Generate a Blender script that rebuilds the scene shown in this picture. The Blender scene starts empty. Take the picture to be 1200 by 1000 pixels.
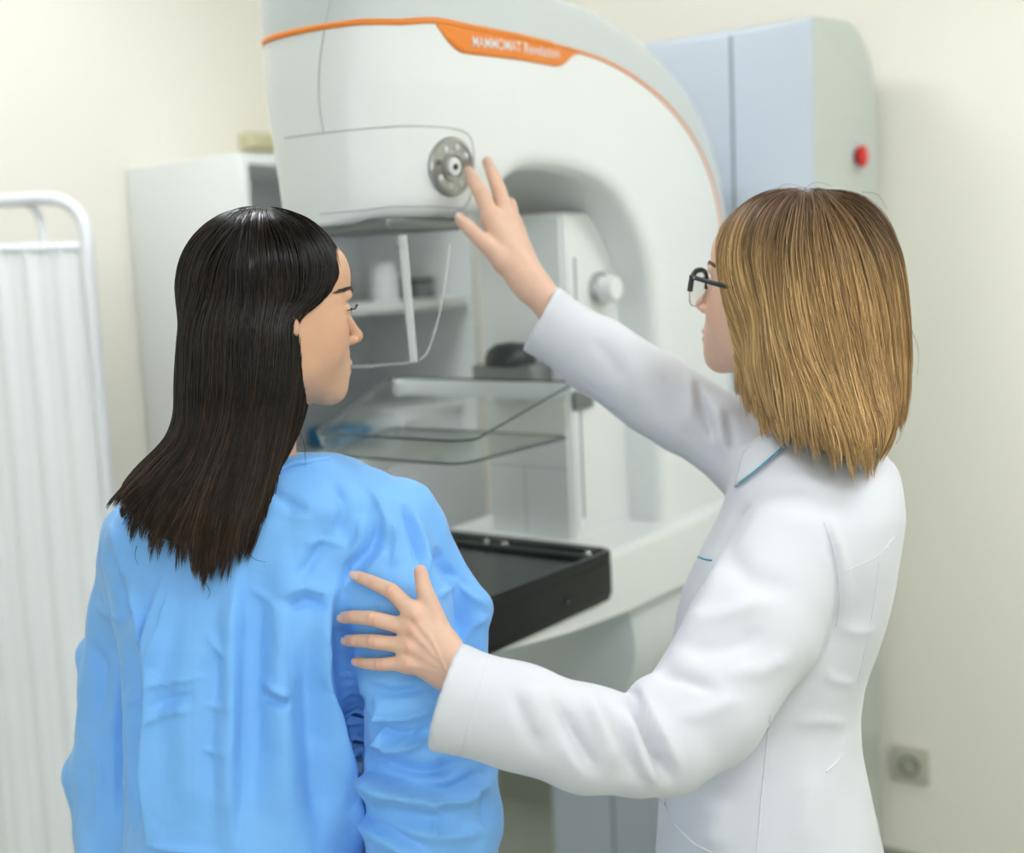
import bpy, bmesh, math, random
import numpy as np
from mathutils import Vector, Matrix
from mathutils.bvhtree import BVHTree

# ------------------------------------------------------------------ camera
SC = bpy.context.scene
COL = SC.collection
FPX = 1463.0
CAM = np.array([0.0, 0.0, 1.52])
_y, _p, _r = np.radians([36.205, 7.389, -2.592])
FW = np.array([math.cos(_p)*math.cos(_y), math.cos(_p)*math.sin(_y), -math.sin(_p)])
_rt = np.array([math.sin(_y), -math.cos(_y), 0.0])
_up = np.cross(_rt, FW)
RT = math.cos(_r)*_rt + math.sin(_r)*_up
UP = -math.sin(_r)*_rt + math.cos(_r)*_up
cam_data = bpy.data.cameras.new('camera')
cam = bpy.data.objects.new('camera', cam_data)
COL.objects.link(cam)
M = Matrix(((RT[0], UP[0], -FW[0], CAM[0]), (RT[1], UP[1], -FW[1], CAM[1]), (RT[2], UP[2], -FW[2], CAM[2]), (0, 0, 0, 1)))
cam.matrix_world = M
cam_data.sensor_width = 36.0
cam_data.lens = FPX*36.0/1200.0
cam_data.clip_start = 0.05
cam_data.dof.use_dof = True
cam_data.dof.focus_distance = 1.40
cam_data.dof.aperture_fstop = 2.4
SC.camera = cam

# ------------------------------------------------------------------ light and exposure
SKY_STRENGTH = 2.5
world = bpy.data.worlds.new('world')
SC.world = world
world.use_nodes = True
world.node_tree.nodes['Background'].inputs[0].default_value = (0.86, 0.93, 1.0, 1)
world.node_tree.nodes['Background'].inputs[1].default_value = SKY_STRENGTH
SC.view_settings.view_transform = 'Standard'
SC.view_settings.look = 'None'
SC.view_settings.gamma = 1.0
SC.view_settings.use_curve_mapping = False
SC.view_settings.exposure = 0.20
LAMP_STRENGTH = 13.6

# ------------------------------------------------------------------ frames
def V(px, py, d):
    return np.array([(px-600.0)/FPX*d, -(py-500.0)/FPX*d, d])
def v2w(v):
    v = np.asarray(v, dtype=np.float64)
    return CAM + v[..., 0:1]*RT + v[..., 1:2]*UP + v[..., 2:3]*FW
def w2v(w):
    w = np.asarray(w, dtype=np.float64) - CAM
    return np.stack([w@RT, w@UP, w@FW], -1)
def ray(px, py):
    return FW + (px-600.0)/FPX*RT - (py-500.0)/FPX*UP
def on_plane(px, py, axis, value):
    r = ray(px, py)
    return CAM + (value-CAM[axis])/r[axis]*r
def v2px(v):
    return 600+FPX*v[..., 0]/v[..., 2], 500-FPX*v[..., 1]/v[..., 2]

# ------------------------------------------------------------------ object helpers
def tag(o, label=None, cat=None, group=None, kind=None):
    if label: o['label'] = label
    if cat: o['category'] = cat
    if group: o['group'] = group
    if kind: o['kind'] = kind
    return o
def empty(name, loc, label=None, cat=None, group=None, kind=None):
    o = bpy.data.objects.new(name, None)
    COL.objects.link(o)
    o.location = Vector(loc)
    o.empty_display_size = 0.1
    return tag(o, label, cat, group, kind)
def origin_of(o):
    l = np.zeros(3)
    while o is not None:
        l += np.array(o.location)
        o = o.parent
    return l
def link(name, me, mats, parent=None, smooth=True):
    """me holds world coordinates; it is shifted into the parent's frame"""
    if not isinstance(mats, (list, tuple)): mats = [mats]
    for m in mats: me.materials.append(m)
    o = bpy.data.objects.new(name, me)
    COL.objects.link(o)
    if smooth:
        me.polygons.foreach_set('use_smooth', np.ones(len(me.polygons), dtype=bool))
    if parent is not None:
        o.parent = parent
        l = origin_of(parent)
        me.transform(Matrix.Translation(Vector(-l)))
    me.update()
    return o
def np_mesh(name, verts, faces):
    verts = np.ascontiguousarray(verts, dtype=np.float32)
    faces = np.ascontiguousarray(faces, dtype=np.int32)
    me = bpy.data.meshes.new(name)
    k = faces.shape[1]
    me.vertices.add(len(verts)); me.vertices.foreach_set('co', verts.ravel())
    me.loops.add(faces.size); me.loops.foreach_set('vertex_index', faces.ravel())
    me.polygons.add(len(faces))
    me.polygons.foreach_set('loop_start', np.arange(0, faces.size, k, dtype=np.int32))
    me.update(calc_edges=True)
    return me
def set_tint(me, col, name='tint'):
    a = me.color_attributes.new(name, 'FLOAT_COLOR', 'POINT')
    c = np.ones((len(me.vertices), 4), dtype=np.float32)
    c[:, :col.shape[1]] = col
    a.data.foreach_set('color', c.ravel())
def bm_obj(name, bm, mat, parent=None, smooth=False, auto=None):
    me = bpy.data.meshes.new(name)
    bmesh.ops.recalc_face_normals(bm, faces=bm.faces)
    bm.to_mesh(me); bm.free()
    o = link(name, me, mat, parent, smooth)
    if auto is not None:
        bme = bmesh.new(); bme.from_mesh(me)
        for e in bme.edges:
            if len(e.link_faces) == 2 and e.calc_face_angle() > math.radians(auto): e.smooth = False
        for fc in bme.faces: fc.smooth = True
        bme.to_mesh(me); bme.free()
    return o
def box_bm(lo, hi, bev=0.0, seg=3, bm=None):
    bm2 = bmesh.new()
    bmesh.ops.create_cube(bm2, size=1.0)
    lo = Vector(lo); hi = Vector(hi)
    for v in bm2.verts:
        v.co = Vector(((lo[i]+hi[i])/2 + v.co[i]*(hi[i]-lo[i])) for i in range(3))
    if bev > 0:
        bmesh.ops.bevel(bm2, geom=bm2.edges[:], offset=bev, segments=seg, profile=0.5, affect='EDGES')
    if bm is None: return bm2
    me = bpy.data.meshes.new('tmp'); bm2.to_mesh(me); bm.from_mesh(me); bm2.free(); bpy.data.meshes.remove(me)
    return bm
def box(name, lo, hi, mat, parent=None, bev=0.0, seg=3):
    return bm_obj(name, box_bm(lo, hi, bev, seg), mat, parent, smooth=False, auto=35 if bev > 0 else None)
def lathe(name, origin, axis, prof, mat, parent=None, n=40, auto=35):
    """prof: list of (radius, height along axis)"""
    axis = Vector(axis).normalized()
    a = axis.orthogonal().normalized(); b = axis.cross(a)
    bm = bmesh.new(); rings = []
    for r, h in prof:
        c = Vector(origin)+axis*h
        if r < 1e-6: rings.append([bm.verts.new(c)])
        else: rings.append([bm.verts.new(c+(a*math.cos(2*math.pi*i/n)+b*math.sin(2*math.pi*i/n))*r) for i in range(n)])
    for p, q in zip(rings[:-1], rings[1:]):
        for i in range(n):
            j = (i+1) % n
            if len(p) == 1 and len(q) == 1: continue
            if len(p) == 1: bm.faces.new((p[0], q[i], q[j]))
            elif len(q) == 1: bm.faces.new((p[i], q[0], p[j]))
            else: bm.faces.new((p[i], q[i], q[j], p[j]))
    return bm_obj(name, bm, mat, parent, auto=auto)
def smooth_path(pts, n=8):
    """Catmull-Rom through pts"""
    p = np.asarray(pts, dtype=np.float64)
    if len(p) < 3: return np.array([p[0]+(p[-1]-p[0])*t for t in np.linspace(0, 1, n+1)])
    q = np.vstack([2*p[0]-p[1], p, 2*p[-1]-p[-2]])
    out = []
    for i in range(1, len(q)-2):
        for t in np.linspace(0, 1, n, endpoint=False):
            out.append(0.5*((2*q[i])+(-q[i-1]+q[i+1])*t+(2*q[i-1]-5*q[i]+4*q[i+1]-q[i+2])*t*t+(-q[i-1]+3*q[i]-3*q[i+1]+q[i+2])*t**3))
    out.append(p[-1])
    return np.array(out)
def tube_bm(path, rad, n=10, closed=False, bm=None, flat=1.0):
    path = np.asarray(path, dtype=np.float64)
    m = len(path)
    rad = np.full(m, rad) if np.isscalar(rad) else np.asarray(rad)
    bm = bm or bmesh.new()
    if closed: tan = np.roll(path, -1, 0)-np.roll(path, 1, 0)
    else: tan = np.gradient(path, axis=0)
    tan /= np.linalg.norm(tan, axis=1)[:, None]+1e-12
    nr = np.array(Vector(tan[0]).orthogonal().normalized())
    rings = []
    for i in range(m):
        nr = nr-tan[i]*(nr@tan[i]); nr /= np.linalg.norm(nr)+1e-12
        b = np.cross(tan[i], nr)
        rings.append([bm.verts.new(path[i]+rad[i]*(nr*math.cos(2*math.pi*k/n)+flat*b*math.sin(2*math.pi*k/n))) for k in range(n)])
    for i in range(m if closed else m-1):
        A, B = rings[i], rings[(i+1) % m]
        for k in range(n):
            bm.faces.new((A[k], A[(k+1) % n], B[(k+1) % n], B[k]))
    if not closed:
        bm.faces.new(rings[0][::-1]); bm.faces.new(rings[-1])
    return bm
def tube(name, path, rad, mat, parent=None, n=10, closed=False):
    return bm_obj(name, tube_bm(path, rad, n, closed), mat, parent, auto=50)
def prism(name, prof, axis, a, b, mat, parent=None, bev=0.0, seg=3):
    """extrude 2D outline (the two other axes in order) along axis from a to b"""
    bm = bmesh.new()
    ax = [i for i in range(3) if i != axis]
    def mk(v2, h):
        c = [0, 0, 0]; c[ax[0]], c[ax[1]], c[axis] = v2[0], v2[1], h
        return bm.verts.new(c)
    A = [mk(p, a) for p in prof]; B = [mk(p, b) for p in prof]
    fa = bm.faces.new(A); fb = bm.faces.new(B[::-1])
    n = len(prof)
    for i in range(n):
        bm.faces.new((A[i], A[(i+1) % n], B[(i+1) % n], B[i]))
    if bev > 0:
        es = list(fa.edges)+list(fb.edges)
        bmesh.ops.bevel(bm, geom=es, offset=bev, segments=seg, profile=0.5, affect='EDGES')
    return bm_obj(name, bm, mat, parent, auto=30)

# ------------------------------------------------------------------ materials
def mat(name, col, rough=0.5, metal=0.0, spec=0.5, **kw):
    m = bpy.data.materials.new(name); m.use_nodes = True
    b = m.node_tree.nodes['Principled BSDF']
    b.inputs['Base Color'].default_value = (*col, 1)
    b.inputs['Roughness'].default_value = rough
    b.inputs['Metallic'].default_value = metal
    b.inputs['Specular IOR Level'].default_value = spec
    for k, v in kw.items():
        b.inputs[k.replace('_', ' ')].default_value = v
    return m
def nodes(m): return m.node_tree.nodes, m.node_tree.links, m.node_tree.nodes['Principled BSDF']
def add_noise_colour(m, c1, c2, scale, detail=3):
    N, L, b = nodes(m)
    t = N.new('ShaderNodeTexCoord'); n = N.new('ShaderNodeTexNoise'); r = N.new('ShaderNodeValToRGB')
    n.inputs['Scale'].default_value = scale; n.inputs['Detail'].default_value = detail
    r.color_ramp.elements[0].position = 0.3; r.color_ramp.elements[1].position = 0.7
    r.color_ramp.elements[0].color = (*c1, 1); r.color_ramp.elements[1].color = (*c2, 1)
    L.new(t.outputs['Object'], n.inputs['Vector']); L.new(n.outputs['Fac'], r.inputs['Fac']); L.new(r.outputs['Color'], b.inputs['Base Color'])
def add_bump(m, scale, strength, dist=0.002, detail=4, kind='noise'):
    N, L, b = nodes(m)
    t = N.new('ShaderNodeTexCoord')
    n = N.new('ShaderNodeTexNoise'); n.inputs['Scale'].default_value = scale; n.inputs['Detail'].default_value = detail
    u = N.new('ShaderNodeBump'); u.inputs['Strength'].default_value = strength; u.inputs['Distance'].default_value = dist
    L.new(t.outputs['Object'], n.inputs['Vector']); L.new(n.outputs['Fac'], u.inputs['Height'])
    if b.inputs['Normal'].is_linked: L.new(b.inputs['Normal'].links[0].from_socket, u.inputs['Normal'])
    L.new(u.outputs['Normal'], b.inputs['Normal'])
def tint_link(m, name='tint'):
    N, L, b = nodes(m)
    a = N.new('ShaderNodeAttribute'); a.attribute_name = name
    L.new(a.outputs['Color'], b.inputs['Base Color'])
    return a

WALL = mat('wall_paint', (0.885, 0.845, 0.745), 0.7, spec=0.2); add_bump(WALL, 160, 0.06, 0.001)
CEIL = mat('ceiling_paint', (0.85, 0.85, 0.82), 0.8, spec=0.1)
FLOOR = mat('floor_vinyl', (0.38, 0.41, 0.33), 0.35); add_noise_colour(FLOOR, (0.35, 0.38, 0.30), (0.40, 0.43, 0.35), 6)
BASEB = mat('baseboard_vinyl', (0.33, 0.35, 0.27), 0.5)
PLASTIC = mat('white_plastic', (0.83, 0.85, 0.84), 0.28, Coat_Weight=0.15)
GREYP = mat('grey_plastic', (0.63, 0.67, 0.67), 0.33)
PANELP = mat('pale_panel', (0.76, 0.79, 0.78), 0.35)
GANTRY = mat('gantry_paint', (0.49, 0.54, 0.60), 0.32)
GANTRYS = mat('gantry_side_paint', (0.54, 0.58, 0.54), 0.4)
SEAM = mat('seam_shadow_gap', (0.50, 0.52, 0.52), 0.6)  # grey of the thin panel joint lines
DARKSEAM = mat('groove', (0.22, 0.25, 0.27), 0.5)
ORANGE = mat('orange_band', (0.86, 0.25, 0.025), 0.35)
LETTER = mat('white_lettering', (0.9, 0.88, 0.85), 0.4)
CHROME = mat('brushed_metal', (0.62, 0.62, 0.60), 0.22, 0.9)
DARKMETAL = mat('dark_metal', (0.20, 0.22, 0.22), 0.35, 0.6)
BLACKG = mat('black_gloss', (0.003, 0.006, 0.007), 0.16, spec=0.22)
CARBON = mat('carbon_plate', (0.014, 0.020, 0.019), 0.24, spec=0.45)
BLACKP = mat('black_plastic', (0.02, 0.03, 0.03), 0.4)
RED = mat('red_button', (0.65, 0.02, 0.015), 0.35)
WHITEM = mat('white_enamel', (0.84, 0.85, 0.87), 0.35)
CURTAIN = mat('white_curtain', (0.93, 0.935, 0.95), 0.85, spec=0.1)
CABINET = mat('white_laminate', (0.80, 0.82, 0.80), 0.4)
CABIN = mat('cabinet_interior', (0.76, 0.78, 0.80), 0.5)
PAPER = mat('white_paper', (0.86, 0.87, 0.88), 0.6)
BLUEBOX = mat('blue_card', (0.05, 0.32, 0.62), 0.5)
BEIGE = mat('beige_plastic', (0.62, 0.58, 0.36), 0.5)
OUTLET = mat('outlet_plastic', (0.52, 0.50, 0.42), 0.4)
OUTD = mat('outlet_socket', (0.10, 0.14, 0.09), 0.4)
CLEAR = bpy.data.materials.new('clear_plastic'); CLEAR.use_nodes = True
def make_clear(m, tint, trans=0.86, rough=0.05):
    N = m.node_tree.nodes; L = m.node_tree.links
    for n in list(N): N.remove(n)
    o = N.new('ShaderNodeOutputMaterial'); mx = N.new('ShaderNodeMixShader'); t = N.new('ShaderNodeBsdfTransparent'); g = N.new('ShaderNodeBsdfGlossy')
    fr = N.new('ShaderNodeLayerWeight'); fr.inputs[0].default_value = 0.5
    pw = N.new('ShaderNodeMath'); pw.operation = 'POWER'; pw.inputs[1].default_value = 4.0
    mp = N.new('ShaderNodeMapRange'); mp.inputs['To Min'].default_value = 1-trans; mp.inputs['To Max'].default_value = 0.75
    t.inputs[0].default_value = (*tint, 1); g.inputs[0].default_value = (0.9, 0.93, 0.92, 1); g.inputs['Roughness'].default_value = rough
    L.new(fr.outputs['Facing'], pw.inputs[0]); L.new(pw.outputs[0], mp.inputs['Value']); L.new(mp.outputs[0], mx.inputs[0])
    L.new(t.outputs[0], mx.inputs[1]); L.new(g.outputs[0], mx.inputs[2]); L.new(mx.outputs[0], o.inputs[0])
make_clear(CLEAR, (0.955, 0.965, 0.96), 0.972)
LENSM = bpy.data.materials.new('spectacle_lens'); LENSM.use_nodes = True
make_clear(LENSM, (0.98, 0.985, 0.985), 0.98, 0.02)
SHIELD = bpy.data.materials.new('clear_shield'); SHIELD.use_nodes = True
make_clear(SHIELD, (0.985, 0.99, 0.985), 0.99)
EDGE = mat('clear_plastic_edge', (0.07, 0.10, 0.10), 0.2, Transmission_Weight=0.2)
EDGEW = mat('bright_plastic_edge', (0.85, 0.86, 0.86), 0.25)
GLOW = bpy.data.materials.new('lamp_diffuser'); GLOW.use_nodes = True
_b = GLOW.node_tree.nodes['Principled BSDF']
_b.inputs['Emission Color'].default_value = (0.92, 0.965, 1.0, 1); _b.inputs['Emission Strength'].default_value = LAMP_STRENGTH

SKIN1 = mat('skin_tan', (0.6, 0.36, 0.23), 0.45, spec=0.35, Subsurface_Weight=0.15, Subsurface_Scale=0.006)
SKIN1.node_tree.nodes['Principled BSDF'].inputs['Subsurface Radius'].default_value = (1.0, 0.4, 0.2)
SKIN2 = mat('skin_fair', (0.7, 0.45, 0.32), 0.45, spec=0.35, Subsurface_Weight=0.15, Subsurface_Scale=0.006)
SKIN2.node_tree.nodes['Principled BSDF'].inputs['Subsurface Radius'].default_value = (1.0, 0.4, 0.2)
for _m in (SKIN1, SKIN2): tint_link(_m); add_bump(_m, 900, 0.05, 0.0006)
HAIRD = mat('dark_brown_hair', (0.02, 0.013, 0.01), 0.27, spec=0.36); tint_link(HAIRD)
HAIRB = mat('caramel_blonde_hair', (0.4, 0.22, 0.08), 0.40, spec=0.3); tint_link(HAIRB)
EYEW = mat('eye_white', (0.75, 0.72, 0.70), 0.15)
BROWN = mat('brown_brow', (0.12, 0.06, 0.03), 0.5)
DIALM = mat('dial_metal', (0.42, 0.43, 0.42), 0.30, 0.85)
LASH = mat('eyelash', (0.01, 0.01, 0.012), 0.5)
COAT = mat('white_coat_cloth', (0.66, 0.665, 0.70), 0.75, spec=0.2, Sheen_Weight=0.2)
TEAL = mat('teal_piping', (0.02, 0.34, 0.50), 0.5)
TROUSER = mat('white_trousers', (0.80, 0.81, 0.84), 0.8)
SHOE = mat('white_shoe', (0.75, 0.76, 0.78), 0.5)
GOWN = mat('blue_nonwoven_gown', (0.20, 0.49, 0.95), 0.55, spec=0.35, Sheen_Weight=0.15)
def weave(m, scale, strength):
    N, L, b = nodes(m)
    t = N.new('ShaderNodeTexCoord')
    v = N.new('ShaderNodeTexVoronoi'); v.inputs['Scale'].default_value = scale
    u = N.new('ShaderNodeBump'); u.inputs['Strength'].default_value = strength; u.inputs['Distance'].default_value = 0.0008
    L.new(t.outputs['Object'], v.inputs['Vector']); L.new(v.outputs['Distance'], u.inputs['Height']); L.new(u.outputs['Normal'], b.inputs['Normal'])
weave(GOWN, 420, 0.18)
def crinkle(m, scale, strength, dist):
    N, L, b = nodes(m)
    t = N.new('ShaderNodeTexCoord'); n = N.new('ShaderNodeTexNoise')
    n.noise_type = 'RIDGED_MULTIFRACTAL'
    n.inputs['Scale'].default_value = scale; n.inputs['Detail'].default_value = 2.0; n.inputs['Distortion'].default_value = 0.6
    u = N.new('ShaderNodeBump'); u.inputs['Strength'].default_value = strength; u.inputs['Distance'].default_value = dist
    L.new(t.outputs['Object'], n.inputs['Vector']); L.new(n.outputs['Fac'], u.inputs['Height'])
    if b.inputs['Normal'].is_linked: L.new(b.inputs['Normal'].links[0].from_socket, u.inputs['Normal'])
    L.new(u.outputs['Normal'], b.inputs['Normal'])
crinkle(GOWN, 6, 0.40, 0.010)
crinkle(GOWN, 19, 0.55, 0.004)
weave(COAT, 900, 0.06)

# ------------------------------------------------------------------ implicit modelling tools
f32 = np.float32
def smin(a, b, k):
    h = np.clip(0.5+0.5*(b-a)/k, 0, 1)
    return b*(1-h)+a*h-k*h*(1-h)
def smax(a, b, k): return -smin(-a, -b, k)
def rcone(P, a, b, ra, rb):
    a = np.asarray(a, f32); b = np.asarray(b, f32)
    ba = b-a; q = P-a
    t = np.clip((q@ba)/(ba@ba+1e-12), 0, 1)
    return np.sqrt(((q-t[:, None]*ba)**2).sum(1))-(ra+t*(rb-ra))
def ball(P, c, r): return np.sqrt(((P-np.asarray(c, f32))**2).sum(1))-r
def ell(P, c, r, R=None):
    q = P-np.asarray(c, f32)
    if R is not None: q = q@np.asarray(R, f32)          # R columns = local axes
    r = np.asarray(r, f32)
    k0 = np.sqrt(((q/r)**2).sum(1)); k1 = np.sqrt(((q/(r*r))**2).sum(1))+1e-9
    return k0*(k0-1)/k1
def chain(P, pts, rads, k=0.0):
    d = None
    for i in range(len(pts)-1):
        e = rcone(P, pts[i], pts[i+1], rads[i], rads[i+1])
        d = e if d is None else (smin(d, e, k) if k > 0 else np.minimum(d, e))
    return d
class Stack:
    """cross-sections (superellipses in x and depth) stacked along the view's vertical"""
    def __init__(self, rows, n=2.0, caps=(0.01, 0.01), sm=2.0):
        rows = sorted(rows, key=lambda r: -r[0])
        ys = np.array([-(r[0]-500)/FPX*r[3] for r in rows])
        xl = np.array([(r[1]-600)/FPX*r[3] for r in rows]); xr = np.array([(r[2]-600)/FPX*r[3] for r in rows])
        dc = np.array([r[3] for r in rows]); hd = np.array([r[4] for r in rows])
        self.y = np.linspace(ys[0], ys[-1], 400)
        step = (ys[-1]-ys[0])/399
        def res(v):
            a = np.interp(self.y, ys, v)
            w = max(1, int(0.006*sm/step)); kx = np.exp(-0.5*(np.arange(-3*w, 3*w+1)/w)**2); kx /= kx.sum()
            # pad by linear extrapolation so the ends keep their slope
            L = 2*a[0]-a[1:3*w+1][::-1]; Rr = 2*a[-1]-a[-3*w-1:-1][::-1]
            return np.convolve(np.concatenate([L, a, Rr]), kx, 'valid')
        self.cx = res((xl+xr)/2).astype(f32); self.a = np.maximum(res((xr-xl)/2), 0.003).astype(f32)
        self.cz = res(dc).astype(f32); self.b = np.maximum(res(hd), 0.003).astype(f32)
        self.n = n; self.caps = caps
    def __call__(self, P):
        y = P[:, 1]
        cx = np.interp(y, self.y, self.cx).astype(f32); a = np.interp(y, self.y, self.a).astype(f32)
        cz = np.interp(y, self.y, self.cz).astype(f32); b = np.interp(y, self.y, self.b).astype(f32)
        u = np.abs((P[:, 0]-cx)/a); w = np.abs((P[:, 2]-cz)/b)
        if self.n == 2.0: k = np.sqrt(u*u+w*w)
        else: k = (u**self.n+w**self.n)**(1.0/self.n)
        d = (k-1)*np.minimum(a, b)
        d = smax(d, y-self.y[-1].astype(f32), self.caps[0])
        return smax(d, self.y[0].astype(f32)-y, self.caps[1])
def surface(fn, lo, hi, h, project=2):
    """sparse naive surface nets of fn over a box, vertices pulled onto the zero level"""
    lo = np.asarray(lo, np.float64); hi = np.asarray(hi, np.float64)
    B = 6
    nb = np.ceil((hi-lo)/(h*B)).astype(int)
    n = nb*B+1
    # coarse pass at block centres
    g = np.stack(np.meshgrid(*[np.arange(nb[i])+0.5 for i in range(3)], indexing='ij'), -1).reshape(-1, 3)
    cen = (lo+g*(h*B)).astype(f32)
    dc = np.concatenate([fn(c) for c in np.array_split(cen, max(1, len(cen)//400000))])
    near = np.abs(dc) < h*B*1.25
    full = np.where(dc < 0, f32(-1), f32(1)).reshape(nb)
    D = np.ones(n, f32)
    D[:nb[0]*B, :nb[1]*B, :nb[2]*B] = np.repeat(np.repeat(np.repeat(full, B, 0), B, 1), B, 2)
    bi = np.floor(g[near]).astype(int)
    off = np.stack(np.meshgrid(*[np.arange(B+1)]*3, indexing='ij'), -1).reshape(-1, 3)
    for ch in np.array_split(bi, max(1, len(bi)*len(off)//1500000)):
        if len(ch) == 0: continue
        idx = (ch[:, None, :]*B+off[None]).reshape(-1, 3)
        val = fn((lo+idx*h).astype(f32))
        D[idx[:, 0], idx[:, 1], idx[:, 2]] = val
    S = D < 0
    A = [S[i:n[0]-1+i, j:n[1]-1+j, k:n[2]-1+k] for i in (0, 1) for j in (0, 1) for k in (0, 1)]
    cnt = np.zeros(tuple(n-1), np.int8)
    for a in A: cnt += a
    mixed = (cnt > 0) & (cnt < 8)
    ci = np.argwhere(mixed)
    vid = np.full(tuple(n-1), -1, np.int32); vid[mixed] = np.arange(len(ci))
    corners = np.array([(i, j, k) for i in (0, 1) for j in (0, 1) for k in (0, 1)])
    cv = np.stack([D[ci[:, 0]+c[0], ci[:, 1]+c[1], ci[:, 2]+c[2]] for c in corners], 1)
    acc = np.zeros((len(ci), 3)); num = np.zeros(len(ci))
    for a in range(8):
        for b in range(a+1, 8):
            if np.abs(corners[a]-corners[b]).sum() != 1: continue
            m = (cv[:, a] < 0) != (cv[:, b] < 0)
            t = np.where(m, cv[:, a]/(cv[:, a]-cv[:, b]+1e-20), 0)
            acc += m[:, None]*(corners[a]+t[:, None]*(corners[b]-corners[a])); num += m
    Vt = lo+(ci+acc/num[:, None])*h
    faces = []
    for ax in range(3):
        o1, o2 = [(1, 2), (2, 0), (0, 1)][ax]
        sl = [slice(None)]*3; sl2 = [slice(None)]*3
        sl[ax] = slice(0, n[ax]-1); sl2[ax] = slice(1, n[ax])
        cr = S[tuple(sl)] != S[tuple(sl2)]
        for o in (o1, o2):
            s3 = [slice(None)]*3; s3[o] = [0, -1]; cr[tuple(s3)] = False
        e = np.argwhere(cr)
        if len(e) == 0: continue
        def q(d1, d2):
            f = e.copy(); f[:, o1] -= d1; f[:, o2] -= d2
            return vid[f[:, 0], f[:, 1], f[:, 2]]
        Q = np.stack([q(1, 1), q(0, 1), q(0, 0), q(1, 0)], 1)
        ins = S[e[:, 0], e[:, 1], e[:, 2]]
        Q[~ins] = Q[~ins][:, ::-1]
        faces.append(Q)
    faces = np.concatenate(faces)
    faces = faces[(faces >= 0).all(1)]
    for _ in range(project):
        Vt, _n = pull(fn, Vt, h*0.5)
    return Vt, faces
def pull(fn, Pt, eps=0.001, level=0.0, lim=None):
    Pt = np.asarray(Pt, np.float64)
    g = np.zeros_like(Pt)
    for i in range(3):
        e = np.zeros(3); e[i] = eps
        g[:, i] = fn((Pt+e).astype(f32))-fn((Pt-e).astype(f32))
    g /= 2*eps
    d = fn(Pt.astype(f32))-level
    gn = np.linalg.norm(g, axis=1)+1e-9
    stepd = d/np.maximum(gn, 0.3)
    if lim is None: lim = 4*eps
    stepd = np.clip(stepd, -lim, lim)
    nrm = g/gn[:, None]
    return Pt-nrm*stepd[:, None], nrm
def normals(fn, Pt, eps=0.001):
    g = np.zeros_like(Pt)
    for i in range(3):
        e = np.zeros(3); e[i] = eps
        g[:, i] = fn((Pt+e).astype(f32))-fn((Pt-e).astype(f32))
    return g/(np.linalg.norm(g, axis=1)[:, None]+1e-9)
def vnormals(Vt, Fc):
    a, b, c, d = (Vt[Fc[:, i]] for i in range(4))
    fn_ = np.cross(c-a, d-b)
    N = np.zeros_like(Vt)
    for i in range(4): np.add.at(N, Fc[:, i], fn_)
    return N/(np.linalg.norm(N, axis=1)[:, None]+1e-12)
def relax(Vt, Fc, it=1, lam=0.5):
    for _ in range(it):
        acc = np.zeros_like(Vt); cnt = np.zeros(len(Vt))
        for i in range(4):
            a, b = Fc[:, i], Fc[:, (i+1) % 4]
            np.add.at(acc, a, Vt[b]); np.add.at(acc, b, Vt[a]); np.add.at(cnt, a, 1); np.add.at(cnt, b, 1)
        Vt = Vt*(1-lam)+lam*acc/np.maximum(cnt, 1)[:, None]
    return Vt
_rngN = np.random.default_rng(7)
_perm = _rngN.permutation(4096).astype(np.int64)
_val = _rngN.uniform(-1, 1, 4096).astype(f32)
def vnoise(P, scale):
    q = np.asarray(P)*scale
    i = np.floor(q).astype(np.int64); f = q-i; f = f*f*(3-2*f)
    out = 0
    for dx in (0, 1):
        for dy in (0, 1):
            for dz in (0, 1):
                hsh = _perm[(_perm[(_perm[(i[:, 0]+dx) & 4095]+i[:, 1]+dy) & 4095]+i[:, 2]+dz) & 4095]
                w = (f[:, 0] if dx else 1-f[:, 0])*(f[:, 1] if dy else 1-f[:, 1])*(f[:, 2] if dz else 1-f[:, 2])
                out = out+w*_val[hsh]
    return out
def worley(P, scale, seed=0):
    q = np.asarray(P)*scale
    i = np.floor(q).astype(np.int64)
    best = np.full(len(q), 9.0)
    for dx in (-1, 0, 1):
        for dy in (-1, 0, 1):
            for dz in (-1, 0, 1):
                c = i+[dx, dy, dz]
                h1 = _perm[(_perm[(_perm[(c[:, 0]+seed) & 4095]+c[:, 1]) & 4095]+c[:, 2]) & 4095]
                f = np.stack([_val[h1], _val[(h1*7+13) & 4095], _val[(h1*31+71) & 4095]], 1)*.5+.5
                best = np.minimum(best, ((c+f-q)**2).sum(1))
    return np.sqrt(best)
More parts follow.
